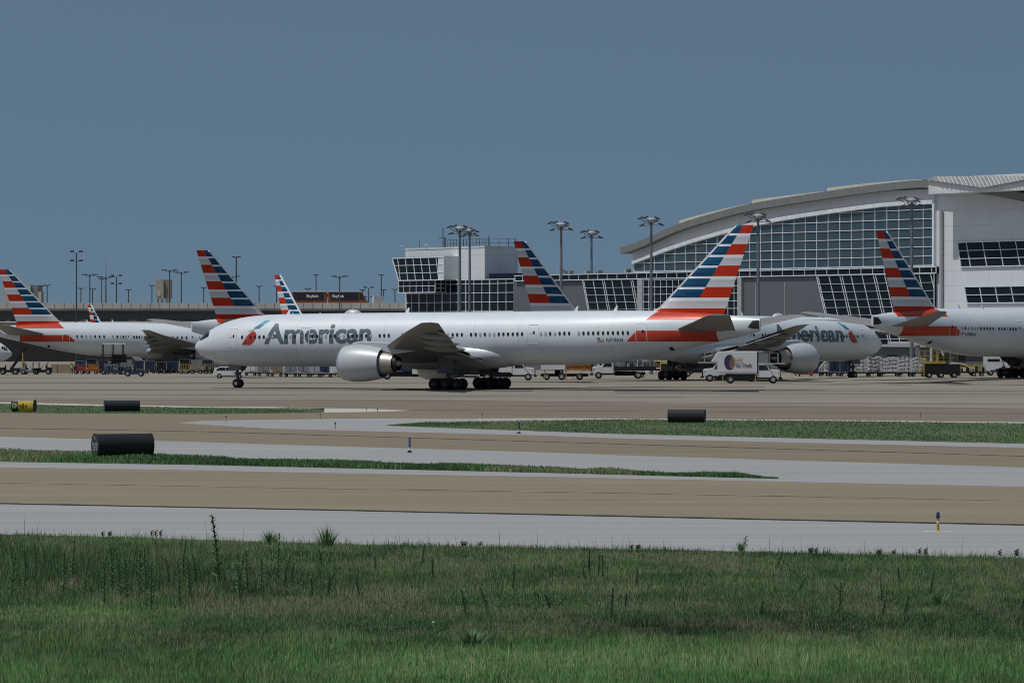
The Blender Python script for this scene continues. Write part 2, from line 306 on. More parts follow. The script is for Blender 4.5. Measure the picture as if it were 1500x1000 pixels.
REDP=mat('red_decal',(.38,.028,.014),.4); BLUP=mat('blue_decal',(.025,.16,.33),.4); SKYP=mat('light_blue_decal',(.10,.36,.52),.4); LIGHTG=mat('light_grey_paint',(.42,.44,.45),.5)
def liv(ty,fin):
    key='livery_fin_' if fin else 'livery_fuselage_'
    if key+ty in MC: return MC[key+ty]
    n=N(key+ty); a,b,ky,kz=TYPES[ty]; g=float(np.interp(37.1,a,b)); k=(b[-1]-b[-2])/(a[-1]-a[-2])
    t=n.n('ShaderNodeTexCoord'); sp=n.n('ShaderNodeSeparateXYZ'); n.L(t.outputs['Object'],sp.inputs[0])
    s=n.ma('MULTIPLY_ADD',sp.outputs[0],1/k,73.9-(b[-1]-g)/k); z=n.ma('DIVIDE',sp.outputs[2],kz)
    M=n.ma
    AND=lambda *q: (q[0] if len(q)==1 else M('MULTIPLY',q[0],AND(*q[1:])))
    gt=lambda x,y: M('GREATER_THAN',x,y); lt=lambda x,y: M('LESS_THAN',x,y)
    f=n.noise(.25,4); base=n.ramp(f,[(.3,(.58,.63,.675)),(.7,(.63,.68,.715))]); red=n.mix(n.noise(.6,2),(.52,.038,.010),(.44,.03,.009))
    if fin:
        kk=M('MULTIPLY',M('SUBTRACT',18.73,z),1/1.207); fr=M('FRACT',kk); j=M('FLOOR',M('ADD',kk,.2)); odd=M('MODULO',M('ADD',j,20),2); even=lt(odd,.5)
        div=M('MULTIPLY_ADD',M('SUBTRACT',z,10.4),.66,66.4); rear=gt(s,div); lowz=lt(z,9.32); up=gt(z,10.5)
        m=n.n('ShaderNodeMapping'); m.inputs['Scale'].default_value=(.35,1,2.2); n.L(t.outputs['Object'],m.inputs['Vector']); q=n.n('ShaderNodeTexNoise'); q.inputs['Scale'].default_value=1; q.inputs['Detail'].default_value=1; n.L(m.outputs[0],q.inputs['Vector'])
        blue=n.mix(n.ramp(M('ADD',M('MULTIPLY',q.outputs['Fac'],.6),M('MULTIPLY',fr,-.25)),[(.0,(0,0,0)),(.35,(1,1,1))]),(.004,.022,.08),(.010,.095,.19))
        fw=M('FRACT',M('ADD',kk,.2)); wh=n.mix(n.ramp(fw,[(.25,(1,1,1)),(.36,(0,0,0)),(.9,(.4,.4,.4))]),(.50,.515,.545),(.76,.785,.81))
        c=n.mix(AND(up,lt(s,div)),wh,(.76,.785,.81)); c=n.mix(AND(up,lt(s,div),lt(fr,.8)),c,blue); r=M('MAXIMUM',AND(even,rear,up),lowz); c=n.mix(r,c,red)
    else:
        r1=AND(gt(z,8.0),gt(s,M('MULTIPLY_ADD',M('SUBTRACT',z,8.0),1.0,60.5)),lt(s,69.8))
        r2=AND(gt(z,5.55),lt(z,6.8),gt(s,M('MULTIPLY_ADD',M('SUBTRACT',z,5.55),1.0,58.4)),lt(s,69.0))
        c=n.mix(M('MAXIMUM',r1,r2),base,red)
        sm=lt(M('FRACT',M('ADD',M('DIVIDE',s,5.87),.35)),.009); c=n.mix(M('MULTIPLY',sm,.35),c,(.2,.21,.22))
        dirt=n.noise(.8,5,(.25,1,1)); c=n.mix(M('MULTIPLY',n.ramp(dirt,[(.5,(0,0,0)),(.8,(1,1,1))]),.16),c,(.3,.3,.29))
    n.col(c); n.b.inputs['Roughness'].default_value=.42 if not fin else .5; n.b.inputs['Metallic'].default_value=.06 if not fin else 0; n.b.inputs['Specular IOR Level'].default_value=.4 if not fin else .15; n.b.inputs['Coat Weight'].default_value=.12 if not fin else 0; n.b.inputs['Coat Roughness'].default_value=.15
    MC[key+ty]=n.m; return n.m
WSEC=[(1.2,25.0,40.2,3.7,.13),(3.1,26.0,40.3,4.0,.13),(10.6,32.0,40.8,5.15,.11),(20,39.4,44.4,6.65,.10),(27,45.0,47.3,7.6,.09),(29,46.9,48.2,7.66,.08),(30.6,48.3,49.0,7.65,.07),(32.4,49.7,50.0,7.6,.06)]
def foil(le,te,y,z,t,tilt=.03):
    c=te-le; xs=[1,.8,.55,.3,.12,.03,0,.03,.12,.3,.55,.8]; up=[0,.28,.5,.6,.48,.26,0,-.2,-.34,-.42,-.36,-.18]
    return [(le+c*x,y,z+c*t*u-tilt*c*x) for x,u in zip(xs,up)]
def wl(y,i): return float(np.interp(y,[q[0] for q in WSEC],[q[i] for q in WSEC]))
PROTO={}
def decal(name,poly,side,m,T,parent,off=.025,step=.25):
    vs,fs=slice2d([(p[0],p[1]) for p in poly],[tuple(range(len(poly)))],step)
    return MB().add([T(*surf(s,z,side,off)) for s,z in vs],fs).build(name,m,parent)
def frame_decal(name,s0,s1,z0,z1,w,side,m,T,parent,off=.03):
    b=MB()
    for a in ((s0-w,s0,z0-w,z1+w),(s1,s1+w,z0-w,z1+w),(s0,s1,z0-w,z0),(s0,s1,z1,z1+w)):
        vs,fs=slice2d([(a[0],a[2]),(a[1],a[2]),(a[1],a[3]),(a[0],a[3])],[(0,1,2,3)],.25); b.add([T(*surf(s,z,side,off)) for s,z in vs],fs)
    return b.build(name,m,parent)
def airliner(ty,label,X,Y,heading,side,group,full=True,text=False,reg=None,gear=True):
    """heading: angle (deg) of the local +x (aft) axis; side: -1 shows the left flank, +1 the right"""
    T=tmap(ty); root=thing('airliner',label,'airliner',(X,Y,gz(X,Y)),R(heading),group)
    n=44; st=sorted(set([0,.04,.12,.25,.4,.65,.9,1.2,1.5,1.8,2.2,2.6,3,3.5,4.2,5.4,6.5,8,10,12]+list(range(14,50,3))+list(np.arange(50,74,1.0))+[73.9])); rings=[]
    for s in st:
        t,b,h=FT(s),FB(s),FW(s); rings.append([T(s,h*math.cos(2*math.pi*i/n),(t+b)/2+(t-b)/2*math.sin(2*math.pi*i/n)) for i in range(n)])
    MB().loft(rings).build('fuselage',liv(ty,0),root,smooth=True)
    # belly fairing
    fr=[]
    for i in range(15):
        u=-1+2*i/14; s=33.6+12.2*u; q=max(.02,1-abs(u)**2.4)**.55; fr.append([T(s,3.55*q*math.cos(a),4.05-.1*u+1.85*q*math.sin(a)) for a in np.linspace(0,2*math.pi,28,endpoint=False)])
    MB().loft(fr).build('belly_fairing',NAC,root,smooth=True)
    for sd in (-1,1):
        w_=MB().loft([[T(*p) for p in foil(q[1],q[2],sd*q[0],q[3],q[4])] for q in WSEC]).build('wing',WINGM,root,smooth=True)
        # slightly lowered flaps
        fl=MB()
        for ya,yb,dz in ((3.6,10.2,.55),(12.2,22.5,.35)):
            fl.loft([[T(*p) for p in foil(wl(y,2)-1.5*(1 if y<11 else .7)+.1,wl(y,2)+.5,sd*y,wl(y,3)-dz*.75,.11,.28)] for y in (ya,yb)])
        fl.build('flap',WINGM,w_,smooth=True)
        for y,L_,r_ in ((6.6,5.2,.52),(12.6,5.6,.5),(16.6,4.8,.42),(21,4.2,.36)):
            te=wl(y,2); z=wl(y,3)-.55
            MB().loft([[T(te-L_*.72+L_*u,sd*y+r_*.55*k*math.cos(a),z-.25*u+.0*k+r_*k*math.sin(a)) for a in np.linspace(0,2*math.pi,12,endpoint=False)] for u,k in ((0,.05),(.12,.6),(.35,1),(.65,.95),(.88,.5),(1,.05))]).build('flap_fairing',WINGM,w_,smooth=True)
        # engine
        ey,ez=sd*9.7,3.06
        en=MB().lathe([(26.1,1.55),(25.75,1.68),(25.65,1.78),(25.75,1.9),(26.1,2.02),(26.8,2.12),(27.8,2.14),(29,2.06),(30,1.9),(30.9,1.7),(30.85,1.64),(29.6,1.62)],0,ey,ez,40).map(T).build('engine',NAC,root,smooth=True)
        MB().lathe([(26.2,1.5),(25.85,1.62),(25.67,1.72),(25.64,1.8),(25.75,1.915),(25.97,1.985)],0,ey,ez,40).map(T).build('inlet_lip',LIP,en,smooth=True)
        MB().lathe([(25.9,1.5),(27,1.5),(27,.0)],0,ey,ez,32).map(T).build('fan',DKM,en,smooth=True)
        MB().lathe([(26.2,.02),(26.6,.35),(27,.5)],0,ey,ez,20).map(T).build('fan_spinner',HUB,en,smooth=True)
        MB().lathe([(29.4,1.64),(29.4,1.0)],0,ey,ez,32).map(T).build('bypass_duct',DKM,en,smooth=True)
        MB().lathe([(29.4,1.36),(30.6,1.32),(31.6,1.18),(32.4,1.03),(32.38,.98),(31.5,.95)],0,ey,ez,32).map(T).build('nozzle',NOZ,en,smooth=True)
        MB().lathe([(31.7,.97),(32.4,.9),(32.9,.82),(32.85,.75),(32.0,.6)],0,ey,ez,32).map(T).build('core_exhaust',DKM,en,smooth=True)
        MB().lathe([(31.9,.6),(32.6,.5),(33.1,.3),(33.4,.05)],0,ey,ez,20).map(T).build('exhaust_cone',HUB,en,smooth=True)
        pr=[]
        for s,zb,zt,h in ((26.9,5.0,5.3,.06),(28.2,4.9,5.5,.28),(30.5,4.55,5.4,.3),(32.5,4.1,5.3,.3),(34.5,4.4,5.1,.26),(36.5,4.7,4.9,.08)):
            pr.append([T(s,ey+h*c,z) for c,z in ((-1,zb),(1,zb),(1,zt),(0,zt+.12),(-1,zt))])
        MB().loft(pr).build('pylon',NAC,root,smooth=True)
        # tailplane
        MB().loft([[T(*p) for p in foil(le,te,sd*y,z,.10,.0)] for y,le,te,z in ((.7,63.6,71.2,6.85),(1.6,64.3,71.5,6.95),(6,68.3,73.2,7.7),(10.2,71.9,74.8,8.42),(10.8,72.8,75.0,8.52))]).build('tailplane',WINGM,root,smooth=True)
        if gear:
            g=MB().cyl((37.1,sd*5.49,.68),(37.1,sd*5.3,4.6),.22,.3,12).bar((37.1,sd*5.4,2.2),(34.6,sd*4.4,4.3),.18).bar((37.1,sd*5.4,2.2),(37.6,sd*3.2,4.2),.16).bar((35.5,sd*5.49,.7),(38.7,sd*5.49,.7),.32,.3)
            for k in (-1.47,0,1.47): g.cyl((37.1+k,sd*5.49-.8,.68),(37.1+k,sd*5.49+.8,.68),.12,n=8)
            g=g.map(T).build('main_gear',STEEL,root,smooth=True)
            MB().loft([[T(s,sd*(5.75+.03*q),z) for s,q,z in ((36.0-a*.15,0,4.5-a*2.6),(38.3-a*.5,0,4.5-a*2.6),(38.3-a*.5,1,4.5-a*2.6),(36.0-a*.15,1,4.5-a*2.6))] for a in (0,.5,1)]).build('gear_door',DOORM,root)
            for k in (-1.47,0,1.47):
                for q in (-.7,.7):
                    wh=MB().lathe([(-.26,.0),(-.26,.3),(-.22,.56),(-.12,.665),(.12,.665),(.22,.56),(.26,.3),(.26,0)],37.1+k,sd*5.49+q,.67,20,'y').map(T).build('wheel',RUB,root,smooth=True)
                    MB().lathe([(-.275,0),(-.275,.22),(-.2,.3)],37.1+k,sd*5.49+q,.67,14,'y').map(T).build('hub',STEEL,wh) if q<0 else 0
    if gear:
        MB().cyl((5.9,0,.54),(5.7,0,3.0),.16,.2,12).bar((5.85,0,1.4),(7.4,0,2.9),.14).cyl((5.9,-.4,.54),(5.9,.4,.54),.1,n=8).box(5.6,6.2,-.18,.18,1.5,1.9).map(T).build('nose_gear',STEEL,root)
        for q in (-.36,.36):
            wh=MB().lathe([(-.2,0),(-.2,.26),(-.17,.44),(-.09,.535),(.09,.535),(.17,.44),(.2,.26),(.2,0)],5.9,q,.54,22,'y').map(T).build('wheel',RUB,root,smooth=True)
            MB().lathe([(-.215,0),(-.215,.2),(-.18,.25)] if side<0 else [(.215,0),(.215,.2),(.18,.25)],5.9,q,.54,16,'y').map(T).build('hub',HUB,wh)
        for q in (-.55,.55): MB().box(4.9,6.6,q-.03,q+.03,2.1,2.8).map(T).build('gear_door',DOORM,root)
        for q in (-.25,.25): MB().lathe([(-.1,.13),(-.16,.1),(-.18,0)],5.6,q,1.75,12).map(T).build('taxi_light',HUB,root)
        for q in (-1.3,1.3): MB().box(35.2,38.9,q-.05,q+.05,1.7,2.9).map(T).build('gear_bay_door',DOORM,root)
    # fin
    rows=[(7.6,58.2,69.0,.34),(8.3,59.3,69.25,.36),(9.0,60.7,69.55,.38),(9.4,61.5,69.7,.37),(12,64.15,70.65,.31),(15,67.25,71.75,.22),(18.2,70.45,72.93,.13),(18.6,70.95,73.05,.11),(18.7,71.3,73.05,.06)]
    def fring(z,le,te,h):
        c=te-le; xs=[0,.03,.12,.3,.55,.8,1,.8,.55,.3,.12,.03]; ys=[0,.4,.8,1,.85,.42,.03,-.42,-.85,-1,-.8,-.4]
        return [T(le+c*x,h*y,z) for x,y in zip(xs,ys)]
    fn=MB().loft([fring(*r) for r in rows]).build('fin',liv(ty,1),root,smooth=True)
    le=MB()
    for a,b in zip(rows[2:-2],rows[3:-1]):
        le.bar(T(a[1]+.02,0,a[0]),T(b[1]+.02,0,b[0]),.24,.2)
    le.build('leading_edge',WOUT,fn)
    MB().lathe([(z_,r_) for z_,r_ in ((-1.1,.02),(-.95,.35),(-.5,.62),(0,.7),(.6,.62),(1.1,.3),(1.3,.02))],21.5,0,FT(21.5)-.22,16).map(T).build('satcom_dome',NAC,root,smooth=True)
    for s in (12.5,28.5,50.5,55.5):
        MB().ex([(s,FT(s)-.1),(s+.45,FT(s)-.1),(s+.62,FT(s)+.55),(s+.42,FT(s)+.55)],-.03,.03).map(T).build('antenna',WOUT,root)
    if not full: return root
    sd=side
    # cabin windows
    base=MB().lathe([(-.02,.01),(-.02,.9),(.01,1)],0,0,0,14,'y'); base=MB().add([(x*.15,y,z*.225) for x,y,z in base.v],base.f)
    ki=0; wm={}
    doors=[(6.15,7.3),(16.1,17.3),(31.2,32.3),(46.1,47.35),(59.6,60.85)]
    pitch=.60 if ty!='mid' else .86
    s=8.2
    while s<58.8:
        if any(a-.35<s<b+.35 for a,b in doors) or any(a<s<b for a,b in ((12.6,13.6),(25.9,26.4),(28.6,29.4),(38.1,38.8),(51.5,52.1))): s+=pitch; continue
        zc=6.05+(s-10)*.0105; p=Vector(T(*surf(s,zc,sd,.03))); q=Vector(T(*surf(s,zc,sd,.3))); nn=(q-p).normalized()
        shade=rng.random()<.22; key=(shade,)
        if key not in wm:
            o=base.build('cabin_window',SHD if shade else GLS,root); wm[key]=o
        else:
            o=wm[key].copy(); C.objects.link(o); o.parent=root
        o.location=p; o.rotation_euler=(math.atan2(nn.z,abs(nn.y))*(1 if nn.y>0 else -1),0,0) ; s+=pitch
    for a,b in doors:
        z0=4.98+(a-5)*.0105; d=frame_decal('cabin_door',a,b,z0,z0+2.05,.055,sd,WOUT,T,root)
        decal('door_window',[(a+.7,z0+1.0),(a+.9,z0+1.0),(a+.9,z0+1.32),(a+.7,z0+1.32)],sd,GLS,T,d,.035)
        decal('door_handle',[(a+.3,z0+1.0),(a+.55,z0+1.0),(a+.55,z0+1.07),(a+.3,z0+1.07)],sd,SHD,T,d,.035)
    for poly in ([(1.15,5.62),(1.5,5.64),(1.95,6.45),(1.8,6.45),(1.5,6.2)],[(1.58,5.66),(2.15,5.8),(2.45,6.66),(2.05,6.5)],[(2.23,5.84),(2.95,6.12),(2.8,6.7),(2.53,6.68)]):
        decal('cockpit_window',poly,sd,GLS,T,root,.03,.1)
    decal('apu_exhaust',[(72.6,7.2),(73.2,7.0),(73.85,7.0),(73.85,7.95),(73.1,7.9)],sd,DKM,T,root)
    decal('outflow_valve',[(63.2,4.55),(63.65,4.55),(63.65,4.95),(63.2,4.95)],sd,DKM,T,root)
    if text:
        vs,fs=text_mesh('American',.028); V,Fs=slice2d(vs,fs,.06); V=np.array(V); mx=V.max(0); capf=vs[:,1].max()
        sx=14.4/mx[0]; sz=2.42/mx[1]; out=[]
        for u,v in V:
            s=11.25+u*sx if sd<0 else 25.65-u*sx; out.append(T(*surf(s,5.22+.0085*(s-10.7)+v*sz,sd,.022)))
        MB().add(out,Fs).build('airline_lettering',LET,root)
        decal('red_emblem',[(8.15,5.14),(9.35,5.14),(9.95,5.65),(10.18,6.3),(10.00,6.62),(9.60,6.75),(9.20,6.5),(8.70,5.9)],sd,REDP,T,root,.02)
        decal('blue_emblem',[(9.60,7.03),(10.35,7.03),(10.90,7.55),(10.20,7.55)],sd,BLUP,T,root,.02)
        decal('light_blue_emblem',[(10.20,7.55),(10.90,7.55),(11.50,8.05),(10.85,8.05)],sd,SKYP,T,root,.02)
        decal('grey_emblem',[(8.80,6.72),(9.50,6.92),(9.90,6.95),(9.60,6.8),(9.25,6.72)],sd,SHD,T,root,.02)
    if reg:
        vs,fs=text_mesh(reg,.02); mx=vs.max(0); out=[]
        for v in vs:
            u=v[0]/mx[0]*2.0; s=56.0+u if sd<0 else 58.0-u; out.append(T(*surf(s,5.55+v[1]/mx[1]*.42,sd,.025)))
        MB().add(out,fs).build('registration',LET,root)
        f0=54.9 if sd<0 else 58.3
        decal('small_flag',[(f0,5.6),(f0+.8,5.6),(f0+.8,6.0),(f0,6.0)],sd,WOUT,T,root,.02)
        for i in range(3): decal('flag_stripe',[(f0,5.61+i*.14),(f0+.8,5.61+i*.14),(f0+.8,5.67+i*.14),(f0,5.67+i*.14)],sd,REDP,T,root,.026)
        decal('flag_canton',[(f0,5.82),(f0+.35,5.82),(f0+.35,6.0),(f0,6.0)],sd,BLUP,T,root,.032)
    return root
GP='airliners at the terminal gates'
main=airliner('big','large white airliner taxiing across the middle, whole left side and lettering in view',-4.85,539.3,-27,-1,None,text=True,reg='N719AN')
airliner('big','parked airliner behind the taxiing tail, its own wing hiding half its lettering',26.1,640,224,1,GP,text=True)
airliner('big','parked airliner cut off by the right edge, its whole fin and rear door in view',70.1,610.1,227.5,1,GP,reg='N788AN')
airliner('mid','parked airliner at far left, right wing reaching towards the taxiing nose',-58.3,777,191,1,GP)
airliner('big','airliner hidden behind the taxiing one, tall fin rising above the cockpit',-17.6,703,217,1,GP,full=False)
airliner('mid','distant airliner of which only a bright narrow fin shows beside the orange train',-26.6,822,127,1,GP,full=False)
airliner('small','small airliner poking its nose in at the left edge under the other tail',-98,726,180,1,GP)
airliner('small','far off small airliner whose fin tip peeks over the left fuselage',-76.4,971,135,1,GP,full=False)
# ---------------------------------------------------------------- terminal buildings, all on one frontage that runs obliquely away from the camera
O=Vector((18.8,800)); TD=Vector((46.8,-80)).normalized(); TN=Vector((TD.y,-TD.x)); TN=TN if TN.x<0 else -TN; TA=math.atan2(TD.y,TD.x)
def W(px,py,o=0.):
    """a point of the photograph on the frontage plane pushed o metres forward -> (along, z)"""
    r=(px-750)/F; Y=(o+O.x*TN.x+O.y*TN.y)/(r*TN.x+TN.y); return ((r*Y-O.x)*TD.x+(Y-O.y)*TD.y, CH+(HZ-py)/F*Y)
def WP(pts,o=0.): return [W(a,b,o) for a,b in pts]
def ground(pts):            # bring the lowest two points of an outline to the ground
    m=sorted(range(len(pts)),key=lambda i:pts[i][1])[:2]; return [(p[0],-.3) if i in m else p for i,p in enumerate(pts)]
def clipseg(poly,p,d):
    ts=[]; n=len(poly)
    for i in range(n):
        a=poly[i]; b=poly[(i+1)%n]; ex,ey=b[0]-a[0],b[1]-a[1]; den=d[0]*ey-d[1]*ex
        if abs(den)<1e-9: continue
        t=((a[0]-p[0])*ey-(a[1]-p[1])*ex)/den; u=((a[0]-p[0])*d[1]-(a[1]-p[1])*d[0])/den
        if -1e-6<=u<1-1e-6: ts.append(t)
    ts.sort(); return [((p[0]+d[0]*a,p[1]+d[1]*a),(p[0]+d[0]*b,p[1]+d[1]*b)) for a,b in zip(ts[::2],ts[1::2])]
def panel(root,name,poly,o,th,m): return MB().ex(poly,-o,-o+th).build(name,m,root)
def glazing(root,poly,o,vs,hs,slant=0.,w=.16,edge=True,gm=None,th=.3,name='window_wall'):
    g=panel(root,name,poly,o,th,gm or GLASSD); b=MB(); y0,y1=-o-.12,-o+.02
    def seg(a,c,ww):
        dx,dz=c[0]-a[0],c[1]-a[1]; l=math.hypot(dx,dz)
        if l<.1: return
        nx,nz=-dz/l*ww/2,dx/l*ww/2; b.ex([(a[0]+nx,a[1]+nz),(c[0]+nx,c[1]+nz),(c[0]-nx,c[1]-nz),(a[0]-nx,a[1]-nz)],y0,y1)
    for t in vs:
        for a,c in clipseg(poly,(t,0),(-slant,1)): seg(a,c,w)
    y0-=.01
    for z in hs:
        for a,c in clipseg(poly,(0,z),(1,0)): seg(a,c,w)
    y0-=.01
    if edge:
        for i in range(len(poly)): seg(poly[i],poly[(i+1)%len(poly)],w*1.5)
    b.build('window_frame',MUL,g); return g
def fr(a,b,st): return list(np.arange(a,b,st))
def glassm(name,a,b,rough=.12):
    n=N(name); t=n.n('ShaderNodeTexCoord'); v=n.n('ShaderNodeTexVoronoi'); v.inputs['Scale'].default_value=.28; v.distance='CHEBYCHEV'; n.L(t.outputs['Object'],v.inputs['Vector'])
    n.col(n.mix(v.outputs['Distance'],a,b)); n.b.inputs['Roughness'].default_value=rough; n.b.inputs['Specular IOR Level'].default_value=.5 if name!='dark_glazing' else .12; return n.m
GLASSD=glassm('dark_glazing',(.006,.010,.017),(.012,.020,.030)); GLASSB=glassm('blue_grey_glazing',(.030,.058,.080),(.052,.090,.115),.2)
MUL=mat('white_mullion',(.70,.74,.77),.5); 
def clad(name,c,pw=1.4,ph=1.2,amt=.5,rough=.55):
    n=N(name); t=n.n('ShaderNodeTexCoord'); s=n.n('ShaderNodeSeparateXYZ'); n.L(t.outputs['Object'],s.inputs[0]); cb=n.n('ShaderNodeCombineXYZ')
    n.L(n.ma('ADD',s.outputs[0],s.outputs[1]),cb.inputs[0]); n.L(s.outputs[2],cb.inputs[1])
    b=n.n('ShaderNodeTexBrick'); b.offset=0; n.L(cb.outputs[0],b.inputs['Vector']); b.inputs['Scale'].default_value=1; b.inputs['Brick Width'].default_value=pw; b.inputs['Row Height'].default_value=ph; b.inputs['Mortar Size'].default_value=.035
    b.inputs['Color1'].default_value=(*c,1); b.inputs['Color2'].default_value=(*[v*.93 for v in c],1); b.inputs['Mortar'].default_value=(*[v*amt for v in c],1)
    f=n.noise(.3,4,(1,1,.4)); n.col(n.mix(n.ma('MULTIPLY',f,.4),b.outputs['Color'],tuple(v*.8 for v in c))); n.b.inputs['Roughness'].default_value=rough; return n.m
WHP=clad('white_metal_panel',(.70,.735,.755),2.9,2.3,.72); WHL=clad('vertical_seam_cladding',(.70,.71,.72),.9,60,.88); GRP=clad('dark_grey_panel',(.12,.135,.15),3.0,1.9,.8)
COLM=mat('pale_concrete_column',(.36,.38,.39),.7); ROOFM=mat('roof_metal',(.20,.205,.205),.5,.1); ROOFL=clad('yellowed_roof_panel',(.62,.62,.5),1.6,30,.7); WRIB=mat('white_roof_rib',(.62,.64,.65),.5)
def tbuilding(name,label): return thing(name,label,'building',(O.x,O.y,0),TA)
# ---- arched hall
hall=tbuilding('arched_terminal_hall','tall terminal hall with curved roof and big blue grey glass wall')
gt=[(928.5,398),(928.5,387),(970,371),(1013,356.6),(1064,342),(1100,332.5),(1140,324.5),(1180,318),(1220,312.4),(1260,307),(1294,303),(1330,300.3),(1370,298.5),(1370,393)]
gp=WP(gt); t0=gp[0][0]; t1=gp[-1][0]; z0=gp[0][1]; gp[-1]=(t1,z0)
glazing(hall,gp,0,fr(t0+.2,t1,(t1-t0)/27),fr(z0+1.45,40,1.45),gm=GLASSB,w=.10)
arc=[(908,362),(927,356.5),(993,328),(1045,312),(1099,298.3),(1150,289.5),(1200,281.8),(1268,272),(1345,264),(1369,264.5),(1430,271),(1500,281),(1580,297),(1680,322)]
wt=WP([(927,361),(1022,330),(1070,316.5),(1110,307),(1200,291),(1268,281),(1369,276.5)]); 
wall=wt+[gp[-2]]+[ (p[0],p[1]+.0) for p in gp[1:-2][::-1]]+[(wt[0][0],gp[1][1])]
panel(hall,'upper_wall',wall,-.05,.6,WHL)
tr=MB(); 
for a,b in zip(gp[1:-2],gp[2:-1]): tr.ex([a,b,(b[0],b[1]+.62),(a[0],a[1]+.62)],-.45,.0)
tr.build('arch_trim',MUL,hall)
# roof shell with deep overhang
OV=1.2; ap=[W(a,b,OV) for a,b in arc]; fz=pchip([p[0] for p in ap],[p[1] for p in ap]); ts=list(np.linspace(ap[0][0],ap[-1][0],60))
rf=MB()
for a,b in zip(ts,ts[1:]): rf.ex([(a,fz(a)-1.15),(b,fz(b)-1.15),(b,fz(b)),(a,fz(a))],-(OV if a<gp[-1][0]-.5 else 2.6),55)
rf.build('roof',ROOFM,hall)
rp=MB()
for p0,p1 in ((993,1095),(1099,1205),(1209,1348)):
    a=W(p0,300,OV)[0]; b=W(p1,300,OV)[0]; q=np.linspace(a,b,13); h=.55
    for u,v in zip(q,q[1:]):
        k=1-(u-a)/(b-a)*.85; rp.ex([(u,fz(u)),(v,fz(v)),(v,fz(v)+h*k),(u,fz(u)+h*k)],-OV+.3,40)
rp.build('roof_parapet',ROOFL,hall)
# forward right wing of the hall, white panels
rw=WP([(1369,277),(1420,280),(1460,287),(1500,295),(1580,311),(1680,334)],1.0); rw=[(p[0],min(p[1],fz(p[0])-1.3)) for p in rw]
rwp=[(rw[0][0],-.3)]+rw+[(rw[-1][0],-.3)]
panel(hall,'panelled_wall',rwp[::-1],1.0,.8,WHP)
MB().ex([(rw[0][0],-.3),(rw[0][0]+.5,-.3),(rw[0][0]+.5,rw[0][1]),(rw[0][0],rw[0][1])],-1.5,-1.0).build('corner_trim',MUL,hall)
MB().cyl((W(1380,300,1.2)[0],-1.4,0),(W(1380,300,1.2)[0],-1.4,W(1380,308,1.2)[1]),.3,n=10).build('drain_pipe',COLM,hall)
for q,vs_,hs_ in (([(1404,355),(1680,350),(1680,384),(1409,391)],4.2,1.25),([(1414,420),(1680,417),(1680,440),(1418,444)],4.0,1.25)):
    P=WP(q,1.0); zt=P[0][1]; zb=P[3][1]; P=[P[0],(P[1][0],zt),(P[1][0],zb),P[3]]
    glazing(hall,P,1.12,fr(P[0][0]+vs_,P[1][0],vs_),fr(zb+hs_,zt,hs_),slant=.3,w=.10,th=.1,name='ribbon_window')
CANM=mat('canopy_sheet',(.42,.44,.45),.5,.1,.2,.6)
# white ribbed canopy above the roof on the right
sk=WP([(1357,263),(1366,258.6),(1440,258),(1700,257.4),(1700,262),(1500,263.5),(1440,275),(1372,265.5)],6.0)
k=MB().ex(sk,-6.0,-5.7).build('ribbed_canopy',CANM,hall); rb=MB()
for x in range(1374,1700,6):
    a,b=W(x,258.5,6.05),W(x+9,276,6.05)
    for p,q in clipseg(sk,a,(b[0]-a[0],b[1]-a[1])): rb.bar((p[0],-6.08,p[1]),(q[0],-6.08,q[1]),.14,.08)
rb.build('corrugation',WRIB,k)
MB().box(sk[0][0],sk[3][0],-5.6,30,fz(sk[2][0])-.4,sk[1][1]-.2).build('canopy_roof',WRIB,hall)
# ---- lower concourse
con=tbuilding('glazed_concourse','long low concourse of dark glass and grey panels under the arched hall')
zt=16.75; CO=1.3
def seg(px0,px1,o=CO): return W(px0,400,o)[0],W(px1,400,o)[0]
def rect(px0,px1,zb,z1,o=CO): a,b=seg(px0,px1,o); return [(a,zb),(b,zb),(b,z1),(a,z1)]
glazing(con,rect(755,1372,zt-.95,zt,CO+.3),CO+.3,fr(W(755,400,CO)[0],W(1372,400,CO)[0],3.2),[],w=.09,th=1.2,name='clerestory')
MB().box(seg(590,1372)[0],seg(590,1372)[1],-CO+.9,22,-.3,zt-1.0).build('concourse_body',GRP,con)
MB().box(seg(752,1372)[0],seg(752,1372)[1],-CO,26,zt+.0,zt+.12).build('concourse_roof',ROOFM,con)
panel(con,'grey_wall',rect(752,862,-.3,zt-1.02),CO,.6,GRP)
HZS=fr(.6,zt-1.5,1.25)
def slg(p,o): a=[W(x,y,o) for x,y in p]; return a
for (a,b,c,d) in ((854,936.5,862,936.5),(1196.5,1369,1208,1369)):     # slanted glass bays (top left, top right, bottom right..)
    x0,x1,x2=W(a,400,CO+.25)[0],W(b,400,CO+.25)[0],W(c,455,CO+.25)[0]; zb=W(c,455,CO+.25)[1]; sl=(x2-x0)/(zt-1.05-zb)
    P=[(x0+sl*(zt-1.05),0.1),(x1,0.1),(x1,zt-1.05),(x0,zt-1.05)]
    vs_=[]; 
    for i,t in enumerate(fr(x0+sl*zt,x1+sl*zt,3.1)): vs_.append(t); 
    vs_+= [t+.6 for t in vs_[2::3]]
    glazing(con,P,CO+.25,vs_,HZS,slant=sl,w=.06,name='slanted_window_wall')
panel(con,'column',rect(937,944,-.3,zt-1.02),CO+.5,.8,COLM)
glazing(con,rect(944.5,1083,.1,zt-1.2),CO+.2,fr(seg(944.5,1083)[0]+1.7,seg(944.5,1083)[1],1.9),HZS,w=.09)
panel(con,'column',rect(1083.5,1089.5,-.3,zt-1.02),CO+.5,.8,COLM)
panel(con,'grey_wall',rect(1090,1232,-.3,zt-1.02),CO+.06,.6,GRP)
